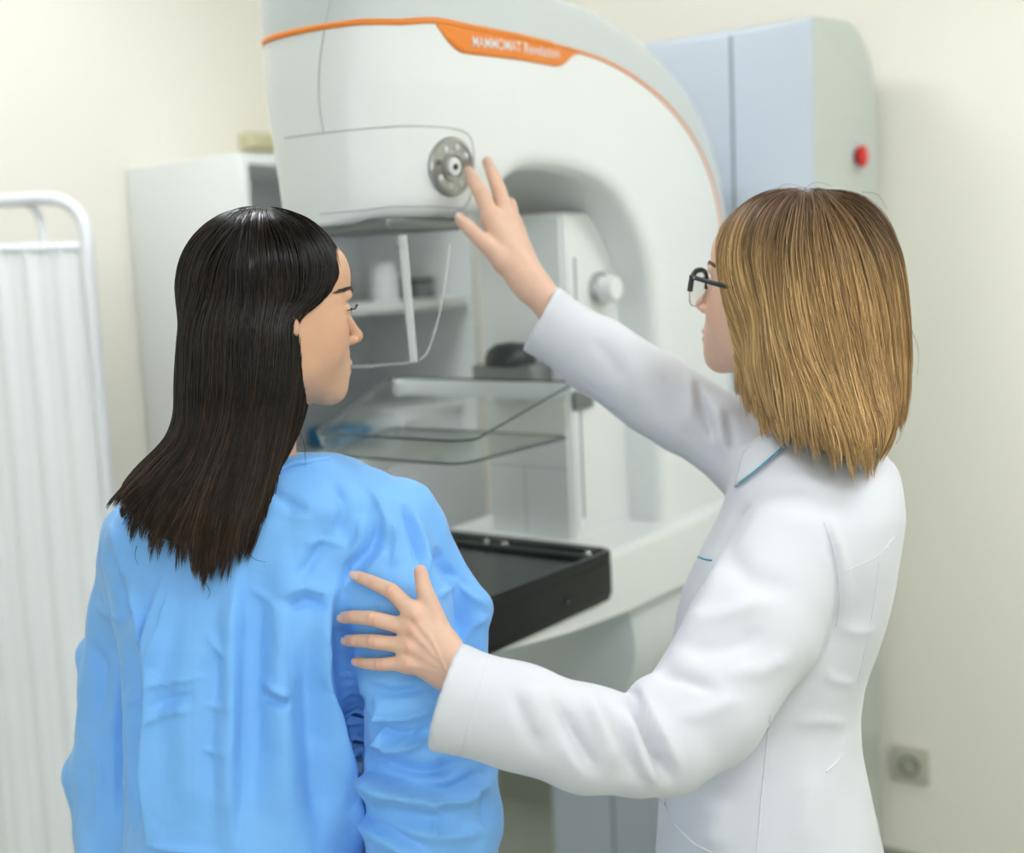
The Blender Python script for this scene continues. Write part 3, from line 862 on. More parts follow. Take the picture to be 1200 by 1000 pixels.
# clear compression paddle: tray whose side walls rise towards the clamp
ZP = on_plane(540, 545, 1, 1.145)[2]; XPF = on_plane(540, 545, 1, 1.145)[0]
YPF = on_plane(373, 533, 0, XPF)[1]
XPB = XC0-.076
YPN = 1.145; 
ZPR = on_plane(655, 447, 0, XPB)[2]; hF = .036
pad = empty('compression_paddle', ((XPF+XPB)/2, YC, ZP)); pad.parent = mach; pad.location = Vector(((XPF+XPB)/2-2.3, 0, ZP))
pad['label'] = 'clear plastic compression tray with sloping side walls'
rad = .03
def rrect(y0, y1, x0, x1, r, n=6):
    pts = []
    for cx, cy, a0 in ((x0+r, y0+r, math.pi), (x1-r, y0+r, 1.5*math.pi), (x1-r, y1-r, 0), (x0+r, y1-r, .5*math.pi)):
        for k in range(n+1):
            a = a0+k/n*math.pi/2
            pts.append((cx+r*math.cos(a), cy+r*math.sin(a)))
    return np.array(pts)
YPR = on_plane(457, 432, 0, XPB)[1]
b2 = rrect(YPN, YPF, XPF, XPB-.012, rad); t2 = rrect(YPN-.012, YPF+.012, XPF-.006, XPB, rad+.006)
for q_ in (b2, t2):
    m_ = q_[:, 1] > YC; q_[m_, 1] += (YPR-YPF-.012)*np.clip((q_[m_, 0]-XPF)/(XPB-XPF), 0, 1)
fx = np.clip((t2[:, 0]-XPF)/(XPB-XPF), 0, 1)
zt = ZP+hF+(ZPR-ZP-hF)*np.clip((fx-.08)/.85, 0, 1)**1.1
n2 = len(b2); nlev = 5; rings = []
for k in range(nlev):
    f = k/(nlev-1); ff = f
    rr_ = b2*(1-ff)+t2*ff
    z = ZP+.0+(zt-ZP)*(f**1.25)
    rings.append(np.column_stack([rr_, z]))
Vp = np.concatenate(rings); Fp = [(k*n2+i, k*n2+(i+1) % n2, (k+1)*n2+(i+1) % n2, (k+1)*n2+i) for k in range(nlev-1) for i in range(n2)]
bm = bmesh.new(); vv = [bm.verts.new(p) for p in Vp]
for f in Fp: bm.faces.new([vv[i] for i in f])
o = bm_obj('tray_wall', bm, CLEAR, pad, smooth=True)
s = o.modifiers.new('thickness', 'SOLIDIFY'); s.thickness = .0025
bm = bmesh.new(); vv = [bm.verts.new((p[0], p[1], ZP)) for p in b2]; vw = [bm.verts.new((p[0], p[1], ZP-.0028)) for p in b2]
bm.faces.new(vv); bm.faces.new(vw[::-1])
for i in range(n2): bm.faces.new((vv[i], vw[i], vw[(i+1) % n2], vv[(i+1) % n2]))
bm_obj('tray_floor', bm, CLEAR, pad, auto=30)
tube('tray_rim', rings[-1], .0021, EDGE, pad, 6, closed=True)
tube('tray_base_edge', rings[0], .0018, EDGE, pad, 6, closed=True)
box('back_bar', (XPB-.0055, 1.16, ZPR-.032), (XPB-.0025, YPR-.01, ZPR-.002), GREYP, pad, .001)
# support table under the tray
zt0 = on_plane(720, 645, 1, 1.10)
XD1 = zt0[0]; ZD = zt0[2]; XD0 = on_plane(580, 717, 1, 1.10)[0]-.10
tp = [(XD0+.02, ZD-.088), (XD0+.02, ZD-.010), (XD1-.005, ZD-.002), (XD1+.06, ZD), (ARMB-.02, ZD-.002), (ARMB-.02, ZD-.16)]
ub = [side(792, 690, 1.10), side(735, 717, 1.10), side(672, 741, 1.10), side(610, 758, 1.10)]
tp = [(XD0+.02, ZD-.09), (XD0+.02, ZD-.03), (XD1-.02, ZD-.03), (XD1-.012, ZD-.001), (ARMB-.02, ZD), (ARMB-.02, ub[0][1]-.02)]+[tuple(u) for u in ub]
prism('support_table', tp, 1, 1.102, 1.498, PLASTIC, mach, .018, 4)
# black detector: box with a raised rim and a recessed carbon plate
def rr_solid(name, x0, x1, y0, y1, r, za, zb, m, parent, bev):
    return prism(name, [tuple(p) for p in rrect(y0, y1, x0, x1, r, 7)], 2, za, zb, m, parent, bev, 3)
def rr_ring(name, x0, x1, y0, y1, r, wd, za, zb, m, parent):
    A = rrect(y0, y1, x0, x1, r, 7); B = rrect(y0+wd, y1-wd, x0+wd, x1-wd, max(r-wd, .004), 7); n = len(A)
    bm = bmesh.new(); L = []
    for pl_, z in ((A, za), (A, zb-.0025), (A*.0+rrect(y0+.003, y1-.003, x0+.003, x1-.003, r-.003, 7), zb), (rrect(y0+wd-.003, y1-wd+.003, x0+wd-.003, x1-wd+.003, max(r-wd+.003, .006), 7), zb), (B, zb-.0025), (B, za)):
        L.append([bm.verts.new((p[0], p[1], z)) for p in pl_])
    for P_, Q_ in zip(L, L[1:]+L[:1]):
        for i in range(n): bm.faces.new((P_[i], P_[(i+1) % n], Q_[(i+1) % n], Q_[i]))
    return bm_obj(name, bm, m, parent, auto=40)
det = rr_solid('detector', XD0, XD1, 1.094, 1.506, .03, ZD-.078, ZD-.012, BLACKG, mach, .010)
def rim_box(nm, lo, hi): return box(nm, lo, hi, BLACKG, det, .004)
rr_ring('rim', XD0+.0004, XD1-.0004, 1.0944, 1.5056, .03, .013, ZD-.022, ZD+.004, BLACKG, det)
rim_box('back_rim', (XD1-.034, 1.118, ZD-.02), (XD1-.0125, 1.482, ZD+.0035))
box('carbon_plate', (XD0+.0125, 1.1085, ZD-.0125), (XD1-.036, 1.491, ZD-.0095), CARBON, det)
box('ledge', (XD1-.055, 1.112, ZD-.0093), (XD1-.0355, 1.488, ZD-.001), BLACKP, det, .003)
for yy in (1.125, 1.34, 1.30): lathe('stud', (XD1-.045, yy, ZD-.002), (0, 0, 1), [(.0055, 0), (.0055, .004), (.004, .006), (0, .0065)], CHROME, det, 16)
lathe('stud', (XD1-.16, 1.0945, ZD-.05), (0, -1, 0), [(.005, -.001), (.005, .002), (0, .003)], BLACKP, det, 16)
# hub that turns the arm on the column
_hb = on_plane(735, 832, 0, XD1+.25)[2]; hz = (ZD-.02+_hb)/2; HR = (ZD-.02-_hb)/2
lathe('arm_hub', (XD1+.09, YC, hz), (1, 0, 0), [(0, 0), (HR*.8, 0), (HR*.94, .012), (HR, .045), (HR, .44), (0, .44)], GREYP, mach, 72)
# grey floor column
XG = 2.35
gy0 = on_plane(955, 208, 0, XG)[1]; gy1 = on_plane(641, 800, 0, XG)[1]; gzt = on_plane(946, 26, 0, XG)[2]+.01
XGB = XB-.003
def gprof():
    r1 = .012; r2 = .17
    p = [(XG+r1*(1-math.sin(a)), gzt-.0-r1*(1-math.cos(a))) for a in np.linspace(math.pi/2, 0, 6)]
    p += [(XGB-.04-r2+r2*math.sin(a), gzt+.012-r2+r2*math.cos(a)) for a in np.linspace(0, math.pi/2, 14)]
    return [(XG, .03)]+p+[(XGB-.04, .03)]
gcol = prism('gantry_column', gprof(), 1, gy0+.0015, gy1-.0015, GANTRY, mach, .006)
o = prism('side_cover', gprof(), 1, gy0-.0005, gy0+.0012, GANTRYS, gcol, .0008); 
o = prism('side_cover', gprof(), 1, gy1-.0012, gy1+.0005, GANTRYS, gcol, .0008)
gs = on_plane(858, 120, 0, XG)[1]
for yy in (gs, gy0+gy1-gs):
    box('front_groove', (XG-.0012, yy-.003, .04), (XG+.003, yy+.003, gzt-.012), DARKSEAM, gcol)
box('wall_bracket', (XGB-.045, gy0+.05, .10), (XGB, gy1-.05, gzt-.25), GREYP, gcol)
box('foot_plate', (XG-.30, gy0+.08, 0.0), (XGB-.05, gy1-.08, .03), DARKMETAL, mach, .01)
eb = on_plane(1003, 186, 1, gy0)
cup = lathe('button_recess', eb+np.array([0, -.0006, .012]), (0, -1, 0), [(0, -.001), (.036, -.001), (.036, .002), (.033, .003), (.030, .001), (0, .001)], GREYP, gcol, 36)
btn = lathe('emergency_button', eb+np.array([0, -.0016, .004]), (0, -1, 0), [(.016, 0), (.016, .008)], BLACKP, gcol, 24)
lathe('red_cap', eb+np.array([0, -.0096, .004]), (0, -1, 0), [(0, -.001), (.021, -.001), (.022, .003), (.021, .009), (.017, .012), (0, .013)], RED, btn, 28)

# ------------------------------------------------------------------ people: shared builders
VUP = w2v(CAM+np.array([0, 0, 1.0]))         # world up in the view frame
class Head:
    """frame with forward, side (towards the viewer) and up axes; skull, face and neck as one implicit surface"""
    def __init__(self, px, py, d, right, alpha, pitch=0.0, scale=1.0, roll=0.0):
        a = math.radians(alpha); sg = 1 if right else -1
        up = VUP/np.linalg.norm(VUP)
        hx = np.array([1.0, 0, 0]); hx -= up*(hx@up); hx /= np.linalg.norm(hx)
        hz = np.cross(hx, up); hz = hz if hz[2] > 0 else -hz
        f = sg*math.cos(a)*hx+math.sin(a)*hz
        s = sg*math.sin(a)*hx-math.cos(a)*hz
        p = math.radians(pitch); f, up = f*math.cos(p)+up*math.sin(p), up*math.cos(p)-f*math.sin(p)
        r = math.radians(roll); s, up = s*math.cos(r)+up*math.sin(r), up*math.cos(r)-s*math.sin(r)
        self.O = V(px, py, d); self.R = np.stack([f, s, up], 1); self.k = scale
    def loc(self, P): return ((P-self.O.astype(f32))@self.R.astype(f32))/f32(self.k)
    def out(self, q): return self.O+(np.asarray(q)*self.k)@self.R.T
    def skull(self, L):
        d = ell(L, (-.010, 0, .030), (.094, .074, .086))
        d = smin(d, ell(L, (.030, 0, -.030), (.058, .056, .082)), .03)
        return d
    def sdf(self, P):
        L = self.loc(P)
        A = L.copy(); A[:, 1] = np.abs(A[:, 1])
        d = self.skull(L)
        d = smin(d, ell(A, (.042, .039, -.032), (.036, .021, .038)), .03)          # cheekbone
        j = rcone(A, (.070, .0, -.098), (.006, .042, -.070), .0150, .014)           # jaw line
        d = smin(d, j, .030)
        d = smin(d, rcone(A, (.006, .042, -.070), (-.008, .055, -.030), .014, .016), .03)
        d = smin(d, ball(L, (.0735, 0, -.0965), .0185), .016)                       # chin
        d = smin(d, ell(L, (.0745, 0, -.064), (.0195, .030, .030)), .02)             # mouth mound
        d = smin(d, ell(L, (.062, 0, .045), (.030, .050, .034)), .03)               # forehead
        d = smin(d, ell(A, (.079, .026, .0175), (.011, .022, .0075)), .012)         # brow
        d = smax(d, -ell(A, (.098, .033, .0005), (.018, .019, .0125)), .012)        # eye socket
        d = smin(d, ell(A, (.0745, .032, .000), (.0135, .0165, .0118)), .004)       # lids over the eye
        d = smin(d, rcone(L, (.084, 0, .008), (.1075, 0, -.0305), .0062, .0072), .011)   # nose ridge
        d = smin(d, ball(L, (.1085, 0, -.0330), .0072), .006)
        d = smin(d, ell(A, (.0970, .0098, -.0375), (.0095, .0058, .0056)), .005)     # nostril wing
        d = smin(d, ell(L, (.0928, 0, -.0655), (.0068, .0190, .0046)), .005)        # upper lip
        d = smin(d, ell(L, (.0912, 0, -.0760), (.0070, .0170, .0054)), .005)        # lower lip
        d = smax(d, -ell(L, (.1022, 0, -.0710), (.0070, .0220, .0009)), .0025)
        # ear
        e = ell(A, (-.012, .0765, -.012), (.0185, .0070, .0320))
        e = smax(e, -ell(A, (-.008, .0840, -.012), (.0105, .0065, .0200)), .003)
        e = smin(e, ell(A, (.0045, .0735, -.019), (.0045, .0055, .0085)), .004)
        d = smin(d, e, .005)
        # neck
        d = smin(d, rcone(L, (-.028, 0, -.045), self.neck_end, .052, self.neck_r), .03)
        return d*f32(self.k)
    neck_end = (-.055, 0, -.20); neck_r = .056
    def tint(self, P, base, lips, flush):
        L = self.loc(P.astype(f32)); A = L.copy(); A[:, 1] = np.abs(A[:, 1])
        c = np.tile(np.array(base), (len(P), 1))
        def mix(m, col):
            nonlocal c
            c = c*(1-m[:, None])+np.array(col)*m[:, None]
        n = vnoise(P, 60)*.5+vnoise(P, 140)*.3
        c = c*(1+.05*n[:, None])
        mix(np.clip(1-np.linalg.norm((A-np.array([.06, .045, -.03]))/np.array([.04, .03, .03]), axis=1), 0, 1)*.45, flush)
        mix(np.clip(1.3-np.linalg.norm((L-np.array([.11, 0, -.033]))/.016, axis=1), 0, 1)*.3, flush)
        mix(np.clip(2.0*(1.15-np.linalg.norm((L-np.array([.095, 0, -.071]))/np.array([.016, .022, .0105]), axis=1)), 0, 1)*.8, lips)
        mix(np.clip(1.2-np.linalg.norm((A-np.array([-.006, .08, -.014]))/np.array([.014, .012, .02]), axis=1), 0, 1)*.45, flush)
        return c
def finish(name, Vt, Fc, mats, parent, tint=None):
    me = np_mesh(name, v2w(Vt), Fc)
    if tint is not None: set_tint(me, tint)
    return link(name, me, mats, parent)
def join(*parts):
    V_, F_, T_ = [], [], []; n = 0
    for v, f, t in parts:
        V_.append(v); F_.append(f+n); T_.append(t); n += len(v)
    return np.concatenate(V_), np.concatenate(F_), np.concatenate(T_)
def bounds(pts, pad):
    p = np.array(pts); return p.min(0)-pad, p.max(0)+pad

def hand_surface(fingers, palm, wrist, h=.0013, kf=.004, kp=.010):
    """fingers: list of (points, radii); palm: list of (a, b, ra, rb); wrist: (points, radii, flatten axis, factor)"""
    allp = [p for f in fingers for p in f[0]]+[p for q in palm for p in q[:2]]+list(wrist[0])
    def fn(P):
        d = None
        for a, b, ra, rb in palm:
            e = rcone(P, a, b, ra, rb); d = e if d is None else smin(d, e, kp)
        if len(wrist) > 2:
            # flattened forearm: squash space along the given axis
            ax = np.asarray(wrist[2], f32); c = np.asarray(wrist[0][0], f32)
            Q = P+np.outer((P-c)@ax, ax)*f32(wrist[3]-1)
            d = smin(d, chain(Q, wrist[0], wrist[1]), .014)
        else: d = smin(d, chain(P, wrist[0], wrist[1]), .014)
        fd = None
        for pts, rads in fingers:
            e = chain(P, pts, rads)
            fd = e if fd is None else smin(fd, e, .0012)
        return smin(d, fd, kf+.003)
    lo, hi = bounds(allp, .03)
    Vt, Fc = surface(fn, lo, hi, h, 2)
    return Vt, Fc, fn
def hand_tint(Vt, base, flush, knuckles, tips, creases=()):
    c = np.tile(np.array(base), (len(Vt), 1))
    c = c*(1+.06*(vnoise(Vt, 70)*.6+vnoise(Vt, 190)*.4)[:, None])
    for p, r, a in [(k, .009, .35) for k in knuckles]+[(t, .010, .30) for t in tips]:
        m = np.exp(-((Vt-p)**2).sum(1)/(r*r))*a
        c = c*(1-m[:, None])+np.array(flush)*m[:, None]
    return c
def nail(name, centre, along, normal, L, W, m, parent):
    """thin curved fingernail plate"""
    along = along/np.linalg.norm(along); normal = normal-along*(normal@along); normal /= np.linalg.norm(normal)
    side_ = np.cross(along, normal)
    n, k = 9, 9; P = []; F = []
    for i in range(n):
        u = -1+2*i/(n-1)
        for j in range(k):
            w = -1+2*j/(k-1)
            wl = W*(1-.12*u*u if u < 0 else math.sqrt(max(0.0, 1-(.85*u)**4)))
            P.append(centre+along*u*L+side_*w*wl+normal*(-.9*wl*w*w*.55-.0006*u*u))
    for i in range(n-1):
        for j in range(k-1): F.append((i*k+j, i*k+j+1, (i+1)*k+j+1, (i+1)*k+j))
    o = link(name, np_mesh(name, v2w(np.array(P)), np.array(F)), m, parent)
    s = o.modifiers.new('thickness', 'SOLIDIFY'); s.thickness = .0006
    return o
NAIL = mat('fingernail', (0.80, 0.55, 0.47), 0.22, spec=0.5)

def flow_dir(px, py, ctrl):
    c = np.array(ctrl, float)
    d2 = (px[:, None]-c[None, :, 0])**2+(py[:, None]-c[None, :, 1])**2
    w = 1/(d2+60.0)**1.6
    dx = (w*c[None, :, 2]).sum(1)/w.sum(1); dy = (w*c[None, :, 3]).sum(1)/w.sum(1)
    n = np.sqrt(dx*dx+dy*dy)+1e-9
    return dx/n, dy/n
def grow_strands(fn, seeds, ctrl, nstep, step, lift, rng, stop_fn, wob=.15, free_fn=None):
    """comb strands over the hair volume, following the combing direction"""
    P, nrm = pull(fn, seeds, .002, 0, .02)
    n = len(P)
    paths = np.zeros((nstep, n, 3)); alive = np.ones(n, bool); length = np.zeros(n, int)
    jit = rng.normal(0, wob, n); ends = -np.abs(rng.normal(0, 14, n)); phs = rng.uniform(0, 6.28, 1)[0]; free = np.zeros(n, bool); last = np.tile([0., -1., 0.], (n, 1))
    for k in range(nstep):
        lf = lift*(np.minimum(1, .25+k/5.0))
        paths[k] = P+nrm*lf[:, None]
        length[alive] = k+1
        px, py = v2px(P)
        dx, dy = flow_dir(px, py, ctrl)
        ph = jit+.12*np.sin(k*.35+jit*40)
        ddx = dx-dy*ph*.35; ddy = dy+dx*ph*.35
        D = np.stack([ddx, -ddy, np.zeros(n)], 1)
        T = D-nrm*(D*nrm).sum(1)[:, None]
        tl = np.linalg.norm(T, axis=1)
        T /= tl[:, None]+1e-9
        # where the volume ends the strand swings free, keeping its course
        free |= free_fn(px, py)
        T = np.where(free[:, None], .72*last*[1, 1, .6]+.28*np.stack([ddx+.35*np.sin(px*.16+phs)*np.sin(px*.05), -ddy, 0*ddx], 1), T); T /= np.linalg.norm(T, axis=1)[:, None]+1e-9
        Pn = P+T*step
        P2, nrm2 = pull(fn, Pn, .002, 0, .01)
        Pn = np.where(free[:, None], Pn, P2); nrm2 = np.where(free[:, None], nrm, nrm2)
        last = T
        px, py = v2px(Pn)
        alive &= ~stop_fn(px, py-ends, Pn)
        P = np.where(alive[:, None], Pn, P); nrm = np.where(alive[:, None], nrm2, nrm)
    return paths, length
def strand_mesh(paths, length, rad, col_fn, rng, minlen=4, sides=3):
    """each strand a thin tapering tube; all strands of a head in one mesh"""
    nstep, n, _ = paths.shape
    keep = np.where(length >= minlen)[0]
    Vs, Fs, Cs = [], [], []; base = 0
    # resample each strand onto a fixed count so that everything is vectorised
    m = nstep
    t = np.linspace(0, 1, m)[None, :]*(length[keep][:, None]-1)
    i0 = np.floor(t).astype(int); i1 = np.minimum(i0+1, length[keep][:, None]-1); f = (t-i0)[..., None]
    Pp = paths.transpose(1, 0, 2)[keep]
    ar = np.arange(len(keep))[:, None]
    C = Pp[ar, i0]*(1-f)+Pp[ar, i1]*f                                   # (k, m, 3)
    T = np.gradient(C, axis=1); T /= np.linalg.norm(T, axis=2, keepdims=True)+1e-9
    vd = C/np.linalg.norm(C, axis=2, keepdims=True)
    A = np.cross(T, vd); A /= np.linalg.norm(A, axis=2, keepdims=True)+1e-9
    B = np.cross(T, A)
    tp = np.linspace(0, 1, m)
    r = (rad[keep][:, None]*np.clip(np.minimum(1, .5+tp*4)*np.minimum(1, (1.02-tp)*4), .08, 1))[..., None]
    rings = [C+r*(A*math.cos(2*math.pi*k/sides)+B*math.sin(2*math.pi*k/sides)) for k in range(sides)]
    Vv = np.stack(rings, 2).reshape(-1, 3)                                # k, m, sides
    k_, m_ = C.shape[:2]
    idx = np.arange(k_*m_*sides).reshape(k_, m_, sides)
    a = idx[:, :-1]; b = idx[:, 1:]
    F = np.stack([a, np.roll(a, -1, 2), np.roll(b, -1, 2), b], -1).reshape(-1, 4)
    col = col_fn(C, keep, tp)
    col = np.repeat(col.reshape(k_*m_, 3), sides, 0)
    return Vv, F, col
def sample_surface(Vt, Fc, n, rng, mask=None):
    a, b, c, d = (Vt[Fc[:, i]] for i in range(4))
    ar = np.linalg.norm(np.cross(c-a, d-b), axis=1)
    if mask is not None: ar = ar*mask
    i = rng.choice(len(Fc), n, p=ar/ar.sum())
    u, v = rng.random((2, n, 1))
    return (a[i]*(1-u)+b[i]*u)*(1-v)+(d[i]*(1-u)+c[i]*u)*v

# ------------------------------------------------------------------ the patient in the blue gown
pat_floor = v2w(V(300, 700, 1.50)); pat_floor[2] = 0
patient = empty('person', pat_floor, 'person in a blue disposable gown with long dark hair, seen from behind', 'person')
PTOE = np.array([FW[0]*.8+RT[0]*.4, FW[1]*.8+RT[1]*.4, 0]); PTOE /= np.linalg.norm(PTOE); PLAT = np.array([PTOE[1], -PTOE[0], 0])
H1 = Head(319, 364, 1.45, True, 28, pitch=-3.0, scale=.955)
H1.neck_end = (-.028, 0, -.21); H1.neck_r = .053
rows = [(531, 322, 398, 1.475, .045), (543, 288, 426, 1.478, .060), (558, 228, 458, 1.48, .075), (577, 168, 487, 1.485, .09), (602, 132, 500, 1.49, .10),
        (650, 124, 500, 1.5, .11), (700, 135, 480, 1.5, .115), (800, 150, 440, 1.5, .122), (900, 152, 430, 1.5, .13), (1000, 152, 430, 1.5, .14),
        (1300, 130, 440, 1.5, .16), (1450, 130, 440, 1.5, .16)]
GT = Stack(rows, 2.3)
LS = [(V(174, 622, 1.515), .047), (V(153, 720, 1.540), .047), (V(140, 800, 1.545), .047), (V(134, 900, 1.54), .050), (V(136, 970, 1.53), .050), (V(146, 1060, 1.47), .052), (V(205, 1130, 1.60), .048)]
RS = [(V(452, 622, 1.475), .056), (V(466, 715, 1.440), .059), (V(480, 800, 1.430), .062), (V(498, 905, 1.425), .070), (V(508, 960, 1.430), .077), (V(503, 1050, 1.44), .074), (V(470, 1120, 1.60), .055)]
RF = [(V(478, 594, 1.50), .026), (V(552, 715, 1.50), .0245), (V(543, 780, 1.49), .026), (V(530, 880, 1.46), .05)]
def gown_fn(P):
    d = GT(P)
    d = smin(d, chain(P, [p for p, r in LS], [r for p, r in LS], .01), .022)
    d = smin(d, chain(P, [p for p, r in RS], [r for p, r in RS], .01), .020)
    d = smin(d, chain(P, [p for p, r in RF], [r for p, r in RF], .01), .028)
    d = smin(d, rcone(P, V(118, 770, 1.56), V(128, 815, 1.56), .030, .026), .012)
    d = smin(d, rcone(P, V(104, 908, 1.55), V(116, 955, 1.55), .034, .028), .012)
    # hollow neckline
    return d
lo = V(40, 500, 1.6); hi = V(640, 500, 1.6)
Vg, Fg = surface(gown_fn, (lo[0], V(300, 1460, 1.5)[1], 1.29), (hi[0], V(300, 520, 1.5)[1]+.02, 1.78), .0033, 2)
gown_strokes = [
    # long overlaps of the back panel
    ([(169, 1000), (172, 900), (176, 808), (174, 770), (180, 705), (190, 672)], 9, 10, 'e'),
    ([(284, 650), (280, 740), (279, 808), (277, 900), (276, 1000)], 13, 7, 'e'),
    ([(304, 660), (300, 760), (298, 880), (296, 1000)], 17, -6, 'r'),
    ([(405, 676), (392, 705), (387, 735), (384, 789), (396, 856), (411, 928), (426, 1000)], 10, 12, 'e'),
    ([(402, 700), (403, 750), (406, 800), (415, 850), (424, 900)], 9, -13, 'r'),
    ([(362, 730), (362, 800), (368, 900), (384, 1000)], 18, -8, 'r'),
    ([(162, 740), (158, 820), (154, 900), (154, 1000)], 12, -10, 'r'),
    ([(225, 690), (222, 800), (222, 900), (224, 1000)], 28, 6, 'r'),
    ([(335, 640), (330, 760), (336, 880), (342, 1000)], 20, 6, 'r'),
    ([(252, 700), (256, 780), (250, 880), (252, 1000)], 9, -3, 'r'),
    # elbow of the near sleeve
    ([(410, 899), (434, 910), (482, 924), (530, 928), (578, 902)], 12, 15, 'e'),
    ([(416, 880), (450, 896), (500, 906), (548, 892)], 11, -10, 'r'),
    ([(408, 938), (438, 966), (470, 984), (505, 1002)], 9, 8, 'e'),
    ([(424, 813), (414, 852), (424, 897)], 6, -8, 'r'),
    ([(428, 826), (452, 842), (490, 838), (520, 822)], 5, 6, 's'),
    ([(430, 842), (468, 862), (512, 850)], 6, -6, 'r'),
    ([(432, 866), (470, 880), (505, 862)], 5, 7, 's'),
    ([(446, 886), (474, 868), (500, 845)], 4, 4, 's'),
    ([(430, 806), (460, 812), (505, 806)], 6, -6, 'r'),
    ([(440, 815), (448, 850), (440, 885)], 4, 4, 's'),
    ([(440, 942), (490, 952), (545, 950)], 14, -6, 'r'),
    ([(460, 970), (520, 980), (575, 972)], 9, 4, 'r'),
    ([(500, 925), (512, 955), (508, 990)], 6, 3, 's'),
    ([(545, 915), (560, 940), (572, 975)], 6, -4, 'r'),
    # shoulder and upper sleeve
    ([(458, 600), (464, 635), (462, 668)], 4, 4, 's'),
    ([(474, 590), (486, 630), (492, 668)], 6, -6, 'r'),
    ([(482, 596), (497, 640), (503, 680)], 5, 4, 's'),
    ([(446, 604), (436, 640), (414, 666), (400, 692)], 8, -7, 'r'),
    ([(424, 602), (418, 636), (398, 662)], 6, 5, 's'),
    ([(455, 640), (440, 660), (420, 676)], 4, 3, 's'),
    ([(508, 640), (522, 668), (548, 692)], 8, -6, 'r'),
    ([(512, 702), (526, 690), (542, 674)], 3.5, 4, 's'),
    ([(528, 672), (548, 696), (574, 714)], 5, 4, 's'),
    ([(575, 720), (550, 738), (535, 764)], 6, 4, 's'),
    ([(386, 560), (402, 596), (396, 640)], 8, -4, 'r'),
    ([(432, 572), (448, 600), (454, 632)], 6, 4, 's'),
    ([(300, 556), (335, 588), (376, 606)], 9, -3, 'r'),
    # small crossing creases
    ([(177, 803), (208, 797), (246, 792)], 4, 4, 's'),
    ([(177, 848), (200, 836), (230, 828)], 4, 4, 's'),
    ([(180, 826), (205, 819), (236, 812)], 6, -3, 'r'),
    ([(240, 824), (262, 830), (278, 822)], 3, 2.5, 's'),
    ([(240, 876), (256, 881), (270, 876)], 3.5, 3, 's'),
    ([(246, 740), (256, 760), (270, 768)], 3.5, 3, 's'),
    ([(304, 800), (325, 808), (344, 815)], 4.5, 6, 's'),
    ([(308, 816), (325, 823), (340, 826)], 5, -5, 'r'),
    ([(328, 700), (357, 688), (388, 699)], 4.5, 5, 's'),
    ([(335, 714), (360, 705), (384, 714)], 6, -5, 'r'),
    ([(346, 682), (368, 654), (386, 622)], 9, -5, 'r'),
    ([(356, 640), (380, 634), (404, 640)], 5, 3, 's'),
    ([(290, 690), (310, 700), (328, 718)], 5, 3, 's'),
    ([(340, 596), (380, 600), (420, 596)], 16, 3, 'r'),
    ([(170, 990), (210, 996), (252, 1000)], 4, 4, 's'),
    # far sleeve
    ([(118, 636), (138, 680), (148, 745)], 9, -5, 'r'),
    ([(112, 704), (130, 722), (150, 728)], 5, 4, 's'),
    ([(150, 688), (164, 730), (160, 772)], 5, 5, 's'),
    ([(128, 612), (142, 650), (138, 692)], 6, 4, 's'),
    ([(200, 690), (192, 740), (180, 786)], 5, 4, 's'),
    ([(104, 750), (122, 790), (118, 850)], 10, -5, 'r'),
    ([(98, 850), (118, 900), (112, 965)], 8, 4, 's'),
    ([(140, 760), (132, 840), (138, 930), (134, 1000)], 16, 4, 'r'),
]
wq = Vg+.012*np.stack([vnoise(Vg+1.7, 30), vnoise(Vg+4.1, 30), vnoise(Vg+8.9, 30)], 1)
Vg = Vg + vnormals(Vg, Fg)*((.0045*vnoise(Vg*[1, .35, 1], 12)-.0022*np.abs(vnoise(wq*[1, .5, 1]+3.3, 24))+.0070*(worley(wq*[1, .4, 1], 13, 3)-.5)-.0030*(worley(wq*[1, .8, 1]+.37, 30, 11)-.5))[:, None])
Vg = sculpt(Vg, Fg, [(p_, w_*(.85 if k_ != 's' else .75), a_*(1.75 if k_ == 'r' else 2.3), k_) for p_, w_, a_, k_ in gown_strokes])
Vg = relax(Vg, Fg, 1, .2)
gown = finish('gown', Vg, Fg, GOWN, patient)
gown['label'] = 'pale blue crinkled disposable gown'
gbvh = bvh_of(Vg, Fg)
# knit neck band
def gown_pt(px, py, off=0.0, fb=1.44):
    d = depth_at(gbvh, px, py, fb); return V(px, py, d-off)
nb = smooth_path([gown_pt(318, 556, .001), gown_pt(330, 549, .001), gown_pt(345, 543, .001), gown_pt(360, 541, .001), gown_pt(385, 537, .001)], 5)
tube('neck_band', v2w(nb), .0035, GOWN, gown, 8)

